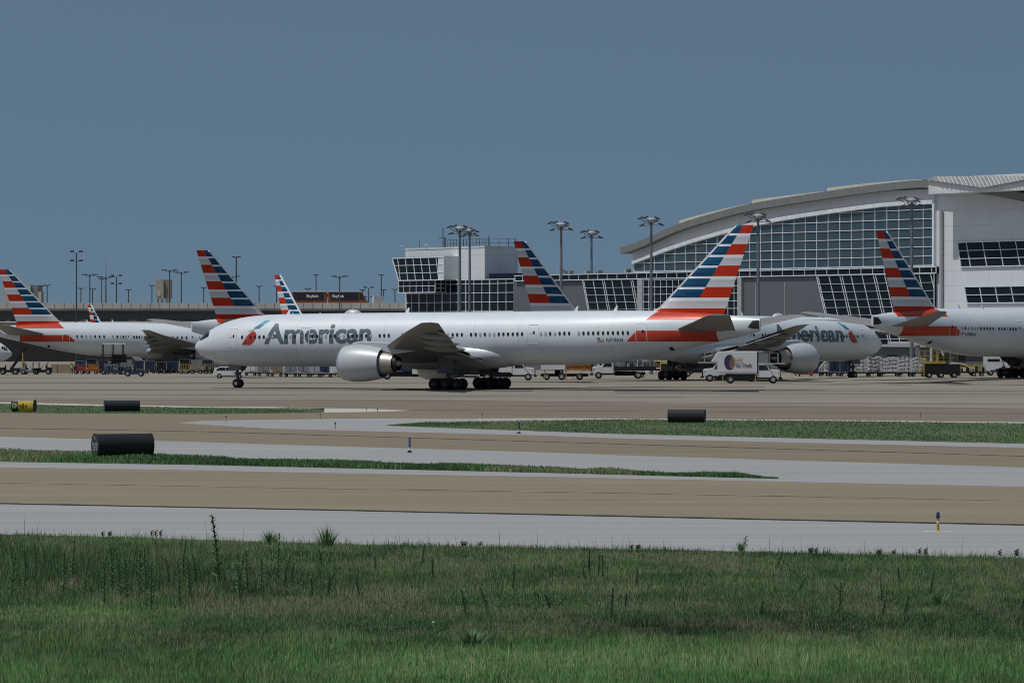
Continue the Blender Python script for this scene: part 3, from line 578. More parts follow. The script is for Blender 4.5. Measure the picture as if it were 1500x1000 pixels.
for px in (1108,1150): MB().cyl((W(px,400,CO)[0],-CO-.1,3),(W(px,400,CO)[0],-CO-.1,zt-2),.08,n=8).build('wall_conduit',COLM,con)
sw=MB(); 
for i in range(24):
    t=seg(770,1370)[0]+ (seg(770,1370)[1]-seg(770,1370)[0])*random.random(); h=random.uniform(.3,1.0); sw.box(t,t+random.uniform(.2,.8),2,3,zt+.12,zt+.12+h)
sw.build('roof_equipment',COLM,con)
# gates level: jet bridge in front of the concourse
jb=thing('jet_bridge','pale passenger bridge beam on a single post under the right parked airliner','jet bridge',(W(1342,500,14)[0]*TD.x+O.x+TN.x*14,W(1342,500,14)[0]*TD.y+O.y+TN.y*14,.3),TA)
MB().box(-5.5,16,-1.4,1.4,4.4,4.95).build('bridge_floor',COLM,jb,bevel=.05); MB().box(2.5,16,-1.3,1.3,4.96,7.3).build('bridge_cabin',GRP,jb); MB().cyl((.4,0,0),(.4,0,4.4),.38,n=16).build('bridge_post',COLM,jb); MB().box(-.6,1.4,-.9,.9,-.1,.25).build('bridge_footing',COLM,jb)
gb=tbuilding('gate_level_block','low dark ground floor block with pale canopy edge at the right gates')
MB().box(W(1262,500,8)[0],W(1500,500,8)[0],-8,-2,-.3,W(1342,508,8)[1]).build('wall',GRP,gb); MB().box(W(1258,500,8)[0],W(1500,500,8)[0],-9,-2,W(1342,508,8)[1]+.003,W(1342,504.5,8)[1]).build('canopy_edge',COLM,gb)
for x in (1300,1330,1375,1400): MB().box(W(x,500,8)[0],W(x+14,500,8)[0],-8.06,-7.9,0,3.2).build('doorway',DKM,gb)
# ---- ramp tower with its slanted glass cab, and the glazed end of the concourse
rt=tbuilding('ramp_tower','white panelled ramp tower with leaning dark glass cab, left end of the terminal')
a,b=W(594,364.5)[0],W(710,364.5)[0]; ztp=W(650,364.5)[1]
MB().box(a,b,0,7.0,-.3,ztp).build('tower_block',WHP,rt); MB().box(a-.08,b+.08,-.08,7.08,ztp,ztp+.3).build('coping',WRIB,rt)
o=3.2; cab=WP([(575,378.5),(650.5,376.5),(650.5,411),(584.5,411)],o); cab[1]=(cab[1][0],cab[0][1]); cab[2]=(cab[2][0],cab[3][1])
glazing(rt,cab,o,fr(cab[3][0]+1.6,cab[1][0]+3,2.9),fr(cab[3][1]+1.35,cab[0][1],1.45),slant=.24,w=.11,th=o-.05,name='glass_cab')
cs=rt; cl=WP([(584.5,411),(638,411),(638,428),(584.5,428)],o-.4); cl=[(p[0],cab[3][1]-.02) if i<2 else (p[0],cl[2][1]) for i,p in enumerate(cl)]
glazing(rt,cl,o-.4,fr(cl[0][0]+1.9,cl[1][0],2.4),fr(cl[2][1]+1.2,cl[0][1],1.2),w=.11,th=o-.5,name='lower_cab')
_x=cl[1][0]+.03; _s=MB()
for z in np.linspace(cl[2][1],cl[0][1],4): _s.bar((_x,-(o-.4),z),(_x,-.6,z),.12)
for y in (-2.8,-1.7,-.65): _s.bar((_x,y,cl[2][1]),(_x,y,cl[0][1]),.12)
_s.build('side_window_frame',MUL,rt)
MB().box(W(642,400,o)[0],W(651,400,o)[0],-o-.05,0,cab[3][1],cab[0][1]+.15).build('cab_end_wall',WHP,rt)
ge=W(596,430,.6)[0],W(755,410,.6)[0],W(779,470,.6)[0]; zg=W(700,409.5,.6)[1]; zg0=W(700,425,.6)[1]
P=[(ge[0],.1),(ge[2]+1.4,.1),(ge[1],zg),(ge[0],zg)]
glazing(rt,P,.6,fr(ge[0]+2,ge[2]+2,2.9)+fr(ge[0]+4.7,ge[2],8.7),fr(.6,zg-.4,1.65),w=.10,name='window_wall')
bx=MB(); 
bx.box(W(713,400,.2)[0],W(752,400,.2)[0],.3,6,zg+.0,zg+1.05); bx.build('rear_clerestory',GLASSD,rt)
rl=MB(); t_=np.linspace(W(648,360)[0],b,14)
for t in t_: rl.bar((t,1,ztp+.3),(t,1,ztp+1.7),.07)
for z in (.9,1.65): rl.bar((t_[0],1,ztp+z),(t_[-1],1,ztp+z),.06); rl.bar((b,1,ztp+z),(b,6.5,ztp+z),.06)
for y in (3,5,6.5): rl.bar((b,y,ztp+.3),(b,y,ztp+1.7),.07)
rl.build('roof_railing',STEEL,rt)
an=MB(); ax=W(642,360)[0]
an.bar((ax,1,ztp),(ax,1,ztp+4.0),.12).bar((ax-1.6,1,ztp+2.1),(ax+1.6,1,ztp+2.1),.09).bar((ax+.7,1,ztp),(ax+.7,1,ztp+2.0),.2)
for q,h in ((604,1.8),(669,2.4),(700,1.5),(705,2.2)): an.bar((W(q,360)[0],1.5,ztp),(W(q,360)[0],1.5,ztp+h),.06)
an.build('roof_antenna',STEEL,rt)
hb=MB(); 
for q in (592,628):
    x=W(q,360)[0]; hb.bar((x,.1,ztp+.2),(x-.1,-.2,ztp+.9),.12).bar((x-.1,-.2,ztp+.9),(x-.9,-.4,ztp+.8),.12)
hb.build('goose_neck_lamp',WRIB,rt)
# ---------------------------------------------------------------- elevated guideway, train and things behind on the left
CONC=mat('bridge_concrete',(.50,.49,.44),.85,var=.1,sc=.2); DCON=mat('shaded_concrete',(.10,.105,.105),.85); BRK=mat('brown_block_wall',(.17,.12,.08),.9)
YB=1100.; sB=F/YB; zz=lambda y,Y=YB: CH+(HZ-y)/F*Y; xx=lambda x,Y=YB: (x-750)/F*Y
ov=thing('elevated_guideway','long level concrete guideway crossing behind the tails on the left','bridge',(0,YB,0))
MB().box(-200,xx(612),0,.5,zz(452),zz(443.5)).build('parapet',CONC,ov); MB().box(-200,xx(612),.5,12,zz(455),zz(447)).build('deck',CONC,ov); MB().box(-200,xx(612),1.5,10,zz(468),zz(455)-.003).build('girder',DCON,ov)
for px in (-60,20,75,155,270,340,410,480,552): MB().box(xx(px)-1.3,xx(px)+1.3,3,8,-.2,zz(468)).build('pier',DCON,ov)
cr=MB()
for px in range(-200,610,14): cr.box(xx(px)-.04,xx(px)+.04,-.04,.0,zz(451.8),zz(443.8))
cr.build('parapet_joint',DCON,ov)
lb=thing('service_building','low tan service building with a white parapet line under the guideway','building',(0,1070,0))
MB().box(xx(-80,1070),xx(600,1070),0,8,-.2,zz(472.5,1070)).build('wall',mat('tan_render',(.26,.235,.19),.9),lb); MB().box(xx(-80,1070),xx(600,1070),-.1,8,zz(472.5,1070),zz(470.5,1070)).build('parapet',WRIB,lb)
for px in range(-60,600,22): MB().box(xx(px,1070),xx(px+22,1070),-.06,.1,0,zz(481,1070)).build('opening',DKM,lb)
bk=thing('parking_structure','dark brown parking structure in the gap below the guideway deck','building',(0,1130,0)); MB().box(-200,xx(600,1130),0,20,-.2,zz(459,1130)).build('wall',BRK,bk)
for px in range(-160,600,36): MB().box(xx(px,1130),xx(px+24,1130),-.1,.1,3,zz(462,1130)).build('opening',DKM,bk)
# beige stilted block and white building
st=thing('concrete_stair_tower','beige windowless concrete tower block on stilts above the guideway','tower',(xx(239,1200),1200,0))
hw=11*1200/F; MB().box(-hw,hw*.05,0,4,zz(438,1200),zz(409.5,1200)).build('lit_block',mat('beige_concrete',(.40,.36,.30),.85),st); MB().box(hw*.05,hw,.6,5,zz(436,1200),zz(409.8,1200)).build('shaded_block',mat('shaded_beige_concrete',(.25,.23,.20),.85),st)  # right block: darker copy of the beige, shade put into its colour
for q in (-.75,-.2,.4,.8): MB().box(hw*q-.25,hw*q+.25,1,2,0,zz(436,1200)).build('stilt',CONC,st)
MB().box(-hw*.75,-hw*.35,-.1,.05,zz(434,1200),zz(426,1200)).build('louvre',CONC,st)
wb=thing('white_depot_building','plain white box building behind the left airliner fin','building',(xx(35,1250),1250,0)); MB().box(-6,1.8,0,12,0,zz(416.5,1250)).build('wall',mat('white_render',(.45,.46,.46),.7),wb); MB().box(1.81,3.6,1,12,0,zz(418,1250)).build('side_wall',mat('grey_render',(.22,.23,.24),.7),wb); MB().box(3.7,4.6,1,8,0,zz(427,1250)).build('annex',CONC,wb)
kb=thing('rooftop_unit','small pale box unit on the guideway right of the train','plant unit',(xx(555,1110),1110,zz(444,1110))); MB().box(-1.2,1.2,0,1.5,-.6,1.6).build('casing',mat('galvanised_sheet',(.28,.3,.31),.5),kb); MB().box(-1.6,-1.21,0,1.5,-.6,1.8).build('end_panel',WRIB,kb)
# train
ORG=mat('burnt_orange_paint',(.19,.05,.016),.5,var=.25,sc=.6); BLK=mat('black_glossy_panel',(.015,.02,.03),.3)
def train_car(x0,x1,label,nose):
    Y=1103.; t=thing('people_mover_car',label,'train',(xx((x0+x1)/2,Y),Y,zz(449,Y)),0,'two coupled cars of the people mover'); L_=(x1-x0)/2*Y/F; h=zz(427.5,Y)-zz(449,Y)
    n=L_-(1.9 if nose else .1); prof=[(-L_,0),(L_,0),(L_,.8),(n+.5,h*.86),(n,h),(-L_,h)]
    MB().ex(prof,-1.2,1.4).build('body',ORG,t,bevel=.08)
    wb_=MB().ex([(-L_+.6,h*.45),(n-.4,h*.45),(n-.6,h*.92),(-L_+.4,h*.92)],-1.26,-1.19).build('window_band',BLK,t); MB().box(-L_,n-.05,-1.3,1.5,h,h+.22).build('roof',WRIB,t)
    if nose: MB().ex([(n-.1,h*.5),(n+.9,h*.5),(n+.35,h*.88),(n-.1,h*.88)],-1.25,-1.19).build('cab_window',BLK,t)
    text_fit('lettering','Skylink',WOUT,wb_,2.9,h*.27,lambda u,v:(( -.6 if not nose else -L_+.9)+u,-1.29,h*.55+v),.02)
train_car(428,478,'orange and black people mover car, left one, square rear end',False); train_car(481,540,'orange and black people mover car, right one, sloping nose',True)
# ---------------------------------------------------------------- lighting masts
POLE=mat('galvanised_pole',(.17,.185,.20),.5,.3); FIX=mat('floodlight_housing',(.07,.075,.08),.5,.2); DPOLE=mat('dark_painted_pole',(.05,.055,.062),.7); CAPM=mat('pale_mast_cap',(.45,.46,.47),.4,.3)
def high_mast(px,ytop,Y,label,kind=0,yaw=0.):
    p=GY(px,Y); H=CH+(HZ-ytop)/F*Y-p.z
    t=thing('light_mast' if kind<3 else 'lamp_post',label,'light mast' if kind<3 else 'lamp post',p,yaw,'floodlight masts round the terminal' if kind<3 else 'far lamp posts')
    r=.25 if kind==0 else .17
    MB().cyl((0,0,0),(0,0,H-.3),r*1.25 if kind==0 else r,r*.72,n=12).build('pole',POLE if kind==0 else DPOLE,t,smooth=True)
    if kind==0:      # round cap with floodlights on long arms
        MB().lathe([(-.35,.5),(-.3,.75),(0,.8),(.18,.55),(.3,.05)],0,0,H,20,'z').build('cap',CAPM,t,smooth=True)
        for i,(dx,dy,dz,q) in enumerate([(-1.85,-.5,.2,-1),(-1.1,-.9,.3,-1),(-1.35,.7,-.85,-1),(1.45,-.7,-.8,1),(.75,-1.0,.2,1),(.9,1.1,-.1,1)]):
            a=MB().bar((0,0,H-.9),(dx,dy,H+dz-.15),.09).build('arm',POLE,t); m=MB().box(-.42,.42,-.35,.35,-.1,.1); rt_=Matrix.Rotation(R(24*q),3,'Y')
            m.v=[tuple(rt_@Vector(v)*1.0+Vector((dx,dy,H+dz))) for v in m.v]; m.build('floodlight',FIX,a)
    elif kind==1:    # two tiers of heads close to the pole
        for z in (H,H-1.9 if H>20 else H-2.6):
            for q in (-1,1):
                a=MB().bar((0,0,z-.2),(q*.9,0,z),.1).build('arm',POLE,t); MB().box(q*.55 if q>0 else -1.35,1.35 if q>0 else -.55,-.3,.3,z-.1,z+.28).build('floodlight',FIX,a)
    elif kind==2:    # flat T head
        for q in (-1,1):
            a=MB().bar((0,0,H-.5),(q*1.2,0,H-.05),.09).build('arm',POLE,t); MB().ex([(q*.6,H-.12),(q*2.1,H-.02),(q*2.0,H+.18),(q*.7,H+.2)],-.35,.35).build('lamp_head',FIX,a)
        MB().lathe([(-.3,.28),(0,.3),(.15,.05)],0,0,H,10,'z').build('cap',FIX,t)
    else:
        for q in (-1,1): MB().ex([(0,H-.3),(q*.9,H-.05),(q*.9,H+.12),(0,H)],-.15,.15).build('lamp_head',FIX,t)
    return t
for a in [(673.5,334,760,'floodlight mast in front of the white ramp tower, taller left one',0,.2),(688,337.5,800,'floodlight mast just behind the taller one at the ramp tower',0,-.3),
 (822,328.5,745,'floodlight mast right of the fin between tower and hall, nearer and taller',0,.1),(866.5,341,835,'floodlight mast over the middle of the concourse, shorter one against sky',0,.25),
 (954,321.5,735,'floodlight mast before the left end of the arched hall roof',0,.15),(1110.5,316,700,'floodlight mast just right of the taxiing airliner fin tip',0,.05),(1335.5,293,680,'floodlight mast before the glass wall right of the parked fin',0,-.1),
 (112,369,980,'tallest dark mast left of centre sky with two tiers of lamps',1,0),(131.5,402.5,1150,'lamp mast with flat T head right beside the tallest dark mast',2,0),(155,406,1120,'mast with T head carrying a thin lattice spike',2,0),(170.5,404,1120,'double tier mast right of the spiked one',1,0),
 (248.5,396,1160,'flat T head mast rising behind the beige tower block',2,0),(265.5,399,1180,'pale headed mast just right of the beige tower block',2,0),(497.5,405,1080,'T head mast standing in front of the orange train',2,0),(540,421,1250,'short double tier mast at the nose of the orange train',1,0),
 (346,376,900,'plain slim mast between the two left fins',3,0),(340,405,1150,'T head mast half hidden by the fin above the cockpit',2,0)]: high_mast(*a)
sp=thing('lattice_spike','thin lattice spike antenna on top of the T head mast','antenna',(xx(155,1120),1120.6,0)); MB().cyl((0,0,0),(0,0,zz(380,1120)),.22,.06,8).build('spike',POLE,sp)
for px,yt in ((61.5,418),(69,417.5),(118.5,422),(135.5,423),(188,424),(222.5,418),(298.5,421),(379.5,419),(405,419),(451,423),(463,402),(531,424),(562,424),(578.5,423.5),(149,408),(558.5,402)):
    high_mast(px,yt,1210,'small slim lamp post far off above the guideway',3)
# ---------------------------------------------------------------- ramp vehicles
WHT=mat('white_vehicle_paint',(.62,.64,.66),.35,coat=.4,var=.06); NAVY=mat('navy_paint',(.012,.024,.06),.45); YEL=mat('yellow_paint',(.42,.30,.04),.55,var=.25); BLKP=mat('black_plastic',(.009,.010,.013),.95); ORNG=mat('orange_paint',(.36,.14,.02),.6,var=.3); REDV=mat('red_cart_paint',(.25,.05,.035),.6,var=.3)
GRYV=mat('grey_paint',(.20,.21,.22),.5); LENS=mat('headlight_lens',(.5,.5,.48),.15,.3); ALU=mat('container_aluminium',(.40,.42,.43),.45,.35,.2); TANV=mat('tan_tarpaulin',(.26,.2,.14),.9); SKIN=mat('skin',(.3,.17,.11),.6)
DYEL=mat('dull_yellow_paint',(.24,.18,.04),.7,var=.3)
def wheel(t,x,y,r,w_=.25,hub=True,name='wheel'):
    o=MB().lathe([(-w_/2,0),(-w_/2,r*.8),(-w_/2+.04,r),(w_/2-.04,r),(w_/2,r*.8),(w_/2,0)],x,y,r,18,'y').build(name,RUB,t,smooth=True)
    if hub: MB().lathe([(-w_/2-.015 if y<0 else w_/2+.015,0),(-w_/2-.015 if y<0 else w_/2+.015,r*.5),(0,r*.58)],x,y,r,14,'y').build('rim',HUB,o)
    return o
def place(name,label,cat,px,py,face=0,group=None):
    p=G(px,py); return thing(name,label,cat,p,R(face),group)
def suv(px,py,label,face=0,m=WHT):
    t=place('suv',label,'car',px,py,face)
    MB().ex([(-2.25,.45),(-1.75,.3),(1.85,.3),(2.3,.4),(2.32,.85),(2.15,1.02),(1.05,1.14),(.45,1.62),(-.1,1.7),(-1.3,1.69),(-1.95,1.45),(-2.25,1.1)],-.9,.9).build('body',m,t,bevel=.07)
    for y in (-.91,.905):
        MB().ex([(-1.85,1.15),(.88,1.13),(.4,1.52),(-.2,1.6),(-1.3,1.58),(-1.7,1.4)],y-.005,y+.01).build('side_window',GLS,t); 
    MB().bar((-.45,-.93,1.12),(-.45,-.93,1.6),.07,.02).build('door_pillar',m,t); MB().box(-1.0,1.0,-.92,-.9,.3,.45).build('sill',BLKP,t)
    MB().ex([(1.1,1.16),(1.0,1.2),(.48,1.6),(.55,1.6)],-.8,.8).build('windscreen',GLS,t); MB().box(2.28,2.34,-.6,.6,.5,.82).build('grille',BLKP,t)
    for y in (-.75,.75): MB().box(2.12,2.3,y-.17,y+.17,.82,.97).build('headlight',LENS,t); MB().box(-2.29,-2.2,y-.12,y+.12,.95,1.15).build('tail_light',REDV,t)
    for x in (-1.4,1.45):
        for y in (-.82,.82): wheel(t,x,y,.36,.24)
    return t
def truck_cab(t,x,m=WHT):
    """bonneted medium truck cab, front at +x"""
    MB().ex([(x-1.6,.75),(x+1.35,.75),(x+1.45,.9),(x+1.45,1.55),(x+1.3,1.72),(x+.15,1.85),(x-.25,2.45),(x-1.55,2.5),(x-1.6,2.4)],-1.05,1.05).build('cab',m,t,bevel=.08)
    for y in (-1.06,1.06): MB().ex([(x-1.3,1.72),(x-.02,1.72),(x-.38,2.3),(x-1.3,2.32)],y-.01,y+.01).build('side_window',GLS,t)
    MB().ex([(x+.12,1.9),(x-.22,2.42),(x-.28,2.4),(x+.02,1.88)],-.9,.9).build('windscreen',GLS,t); MB().box(x+1.4,x+1.56,-.75,.75,.75,1.62).build('grille',BLKP,t); MB().box(x+1.35,x+1.75,-1.1,1.1,.5,.74).build('bumper',BLKP,t)
    for y in (-.9,.9): MB().box(x+1.1,x+1.49,y-.16,y+.16,1.2,1.5).build('headlight',LENS,t)
    MB().bar((x+.1,-1.1,1.8),(x+.1,-1.3,2.2),.14,.06).build('mirror',BLKP,t)
    for y in (-.95,.95): wheel(t,x+.55,y,.5,.3)
def catering(px,py,label,face,letter=True):
    t=place('catering_truck',label,'truck',px,py,face,'catering trucks parked nose to tail'); L0,L1=-4.3,1.55
    truck_cab(t,3.1); MB().box(-4.0,3.6,-.5,.5,.55,.95).build('chassis',BLKP,t); MB().box(-3.3,1.2,-1.0,1.0,.35,1.1).build('scissor_lift',DKM,t)
    sg=-1 if face==0 else 1
    bx=MB().ex([(-3.6,1.25),(L1,1.25),(L1,4.1),(-3.5,4.1),(-4.35,2.85),(-3.6,2.85)],-1.22,1.22).build('box_body',WHT,t,bevel=.03)
    for y in (-1.24,): MB().box(-3.5,L1,y,y+.015,1.42,1.47).build('reflective_strip',REDV,t)
    MB().box(1.6,3.0,-1.1,1.1,2.6,4.05).build('front_bay',GRYV,t); MB().box(1.56,1.66,-1.15,1.15,1.3,4.15).build('door_frame',BLKP,t); MB().box(1.6,5.2,-1.15,1.15,2.52,2.62).build('platform',WHT,t); 
    b=MB(); 
    for x in (3.15,4.3): 
        for y in (-1.1,1.1): b.bar((x,y,2.6),(x,y,3.9),.09)
    for y in (-1.1,1.1): b.bar((3.15,y,3.9),(4.3,y,3.9),.07).bar((3.15,y,3.25),(4.3,y,3.25),.05)
    b.box(1.5,3.6,-1.15,1.15,4.1,4.16); b.build('platform_rail',GRYV,t)
    b=MB(); 
    for x in (-4.7,-4.4,-4.1): b.bar((x,-1.0,3.0),(x,-1.0,4.0),.05)
    b.bar((-4.7,-1,4.0),(-3.6,-1,4.0),.05).bar((-4.7,-1,3.4),(-4.0,-1,3.4),.05); b.build('rear_rail',GRYV,t)
    for x in (-2.9,1.3): MB().bar((x,-1.12,.25),(x,-1.12,1.2),.1).build('stabiliser_leg',YEL,t)
    for y in (-.95,.95): wheel(t,-1.9,y,.5,.4)
    if letter:
        MB().lathe([(0,0),(0,1.0),(.015,1.0)],0,0,0,40,'y').build('round_emblem',mat('emblem_blue',(.035,.028,.10),.5),bx); em=bx.children[-1]; em.location=(-2.05,-1.24,2.75); em.scale=(.68,1,.98); em.rotation_euler=(0,0,0)
        st_=MB()
        for i,(z,l) in enumerate(((.62,.35),(.36,.55),(.10,.8),(-.16,.85),(-.42,.7),(-.68,.42))):
            r_=math.sqrt(max(0,1-z*z))*.97; st_.box(-2.05+.68*(r_-l-.15),-2.05+.68*r_,-1.27,-1.262,2.75+z*.98-.055,2.75+z*.98+.06)
        st_.build('emblem_stripe',mat('emblem_gold',(.5,.27,.09),.5),bx)
        text_fit('gold_lettering','LSG',mat('gold_lettering',(.48,.33,.10),.5),bx,.95,.48,lambda u,v:(-1.3+u,-1.27,2.83+v),.02); MB().box(-1.35,-.3,-1.27,-1.262,2.68,2.72).build('gold_rule',MC['gold_lettering'],bx)
        text_fit('dark_lettering','Sky Chefs',LET,bx,2.15,.55,lambda u,v:(-1.3+u,-1.27,2.0+v),.03)
    return t
catering(1091,561.3,'white catering truck facing right with round blue and gold emblem',0)
catering(1079,558.8,'white catering truck facing left, mostly hidden behind the one with the emblem',180,False)
suv(336,554,'white compact suv driving past behind the nose wheel')
def boxtruck(px,py,label,face,body,L_=3.6,h=3.4,m2=WHT):
    t=place('service_truck',label,'truck',px,py,face); truck_cab(t,2.9); MB().box(-3.2,3.2,-.45,.45,.55,.95).build('chassis',BLKP,t); MB().box(-L_,1.2,-1.15,1.15,1.15,h).build('box_body',body,t,bevel=.04)
    for x in (-2.2,):
        for y in (-.95,.95): wheel(t,x,y,.5,.35)
    MB().box(-2.0,1.1,-1.0,-.6,.45,1.1).build('side_tank',BLKP,t); return t
boxtruck(737,557,'white box truck just right of the far main wheels',0,WHT,3.9,3.3)
boxtruck(702,551.5,'white van truck seen in the gap between the main wheel groups',180,WHT,3.0,2.6)
boxtruck(590,555.5,'dark bodied truck with white bonnet beside the engine nozzle',0,NAVY,3.0,2.3)
t=boxtruck(912,554.5,'truck with white cab facing left and cluttered dark body under the tail',180,BLKP,4.8,1.75)
q=random.Random(4); cb=MB()
for i in range(16):
    x=-4.6+i*.36; h=q.uniform(.5,1.8); cb.box(x,x+q.uniform(.15,.45),-.9,q.uniform(.2,.9),1.76,1.76+h)
cb.bar((-4.6,.95,2.9),(1.0,.95,3.3),.12).build('rig_equipment',GRYV,t)
t=place('lavatory_service_truck','white box truck on stilts joined to an orange caged platform with steps','truck',828,556.5,0)
MB().box(-3.4,0,-1.1,1.1,1.45,2.65).build('white_box',WHT,t,bevel=.03); cg=MB().box(.1,3.5,-1.1,1.1,1.45,1.6)
for x in (.15,1.0,1.9,2.7,3.45):
    for y in (-1.05,1.05): cg.bar((x,y,1.6),(x,y,2.7),.09)
for z in (2.1,2.65):
    for y in (-1.05,1.05): cg.bar((.1,y,z),(3.5,y,z),.08)
cg.bar((.1,-1.07,1.7),(1.9,-1.07,2.6),.09).bar((1.9,-1.07,1.7),(3.4,-1.07,2.6),.09).box(.15,3.4,-.9,.9,1.6,2.35); cg.build('orange_cage',ORNG,t)
MB().box(-3.4,3.2,-.5,.5,.5,.9).build('chassis',BLKP,t); sp_=MB()
for i in range(5): sp_.box(.9+i*.35,1.35+i*.35,-1.2,-.6,.25+i*.25,.31+i*.25)
sp_.build('steps',ORNG,t)
for x in (-2.9,.1): MB().bar((x,-1.0,.1),(x,-1.0,1.45),.16).build('support_leg',ORNG if x>0 else TANV,t)
for x in (-2.6,-.5,2.0): wheel(t,x,-.85,.48,.3); wheel(t,x,.85,.48,.3)
def dolly(px,py,label,L_=3.2,m=BLKP):
    t=place('cargo_dolly',label,'dolly',px,py,0,'cargo dollies on the apron'); MB().box(-L_/2,L_/2,-.9,.9,.42,.56).bar((L_/2,0,.45),(L_/2+.5,0,.3),.1).build('deck',m,t); 
    r=MB()
    for i in range(7): x=-L_/2+.2+i*(L_-.4)/6; r.cyl((x,-.85,.6),(x,.85,.6),.05,n=8)
    r.build('rollers',HUB,t)
    for x in (-L_/2+.4,L_/2-.4):
        for y in (-.75,.75): wheel(t,x,y,.22,.14,hub=y<0)
    return t
def container(px,py,label,m,w_=1.75,h=1.55,cut=.45,z=.66,kind='cargo_container',dx=0):
    p=G(px,py); t=thing(kind,label,'cargo container',(p.x+dx,p.y,p.z+z),0,'cargo containers on the dollies'); w2=w_/2
    MB().ex([(-w2+cut,0),(w2,0),(w2,h),(-w2,h),(-w2,cut)],-.75,.75).build('shell',m,t,bevel=.02)
    fr_=MB()
    for x in (-w2+.03,w2-.03,.0): fr_.bar((x,-.77,cut if x<-.5 else .02),(x,-.77,h),.06,.03)
    fr_.bar((-w2,-.77,h-.03),(w2,-.77,h-.03),.06,.03); fr_.build('edge_frame',HUB,t); MB().box(-.1,w2-.1,-.785,-.77,.15,h-.15).build('door',m,t); return t
row=[(367,550.5,WHT,'white'),(386,550.8,GRYV,'mesh grey'),(405,551.5,TANV,'tan covered'),(426,552,WHT,'second white'),(445,552.2,GRYV,'plain grey'),(461,552.3,ALU,'bare metal'),(477,552.4,NAVY,'navy blue'),(491,552.5,WHT,'third white')]
for i,(x,y,m,s) in enumerate(row):
    dolly(x,y,f'low dolly carrying the {s} container behind the nose wheel',2.1); container(x,y,f'{s} container standing in the row behind the nose wheel',m,cut=.45 if i%2==0 else .02)
# plastic wrapped freight on pallets
WR=N('clear_plastic_wrap'); _n=WR.noise(3.2,6,(1,1,1),rough=.7); WR.col(WR.ramp(_n,[(.3,(.13,.12,.115)),(.45,(.28,.27,.27)),(.56,(.52,.53,.54)),(.68,(.85,.87,.9))])); WR.b.inputs['Roughness'].default_value=.22
_b=WR.n('ShaderNodeBump'); _b.inputs['Strength'].default_value=1; _b.inputs['Distance'].default_value=.15; WR.L(_n,_b.inputs['Height']); WR.L(_b.outputs[0],WR.b.inputs['Normal']); WR=WR.m
def pallet(px,py,label,w_=2.9,h=1.95,seed=0,slope=False):
    p=G(px,py); t=thing('wrapped_pallet',label,'pallet',(p.x,p.y,p.z+.66),0,'wrapped freight pallets on dollies'); r=random.Random(seed); MB().box(-w_/2,w_/2,-1,1,0,.1).build('pallet_base',ALU,t)
    bm=bmesh.new(); bmesh.ops.create_cube(bm,size=1); bmesh.ops.subdivide_edges(bm,edges=bm.edges[:],cuts=9,use_grid_fill=True)
    for v in bm.verts:
        x,y,z=v.co; k=1+.03*math.sin(x*19+seed)+.03*math.sin(z*23+y*11+seed*2); hh=h*(1-.10*(math.sin(x*7+seed)>.3)) 
        if slope: hh=h*min(1,.25+.9*(x+.55))
        v.co=((x*w_*.97)*k,y*1.9*k,.12+(z+.5)*hh+r.uniform(-.02,.02))
    me=bpy.data.meshes.new('wrapped_freight'); bm.to_mesh(me); bm.free(); me.materials.append(WR); o=bpy.data.objects.new('wrapped_freight',me); C.objects.link(o); o.parent=t; return t
for i,(x,y,w_,h,s) in enumerate([(1207,550.8,1.5,1.75,'wedge shaped'),(1260,551,2.7,2.05,'tallest first'),(1280,551,1.9,2.1,'narrow crinkled'),(1302,551.2,2.7,2.0,'wide middle'),(1325,551.3,1.9,2.05,'bright rear'),(1345,551.4,1.9,1.9,'last one beside the yellow loader, ')]):
    dolly(x,y,f'dolly under the {s} wrapped pallet right of the nacelle',w_+.3); pallet(x,y,f'{s} plastic wrapped pallet in the silver freight row',w_,h,i,slope=i==0)
for x,s in ((1222,'left'),(1238,'right')): dolly(x,550.9,f'dolly under the {s} navy container of the freight row',1.9,NAVY); container(x,550.9,f'dark navy container in the freight row, {s} one of two',NAVY,1.65,1.75,.02)
def rails(b,x0,x1,y,z0,z1,n_=4):
    for i in range(n_): x=x0+(x1-x0)*i/(n_-1); b.bar((x,y,z0),(x,y,z1),.07)
    b.bar((x0,y,z1),(x1,y,z1),.07).bar((x0,y,(z0+z1)/2),(x1,y,(z0+z1)/2),.05); return b
def loader(px,py,label,tall=True):
    t=place('cargo_loader',label,'cargo loader',px,py,0); MB().box(-1.6,3.2,-1.3,1.3,.45,1.9).build('chassis',BLKP,t,bevel=.04); b=MB().box(-1.7,1.2,-1.35,1.35,1.92,2.25); rails(b,-2.3,.2,-1.3,2.25,3.7); rails(b,-2.3,.2,1.3,2.25,3.7); rails(b,.3,3.0,1.3,2.0,3.5)
    b.build('yellow_platform',YEL,t); l=MB()
    for x in (-2.4,-1.7): l.bar((x,-1.3,.3),(x,-1.3,3.0),.09)
    for i in range(7): l.bar((-2.4,-1.3,.5+i*.36),(-1.7,-1.3,.5+i*.36),.07)
    l.build('ladder',YEL,t); 
    if tall: MB().bar((-.7,-.5,2.2),(-.7,-.5,4.9),.32,.3).bar((-.6,-.5,4.2),(.5,-.5,4.2),.25,.2).bar((.5,-.5,4.3),(.95,-.5,3.0),.2,.2).build('control_post',WHT,t)
    for x in (-1.0,.6,2.4): wheel(t,x,-1.15,.42,.3); wheel(t,x,1.15,.42,.3)
    return t
loader(1371,553.3,'yellow railed cargo loader with white post at the end of the freight row')
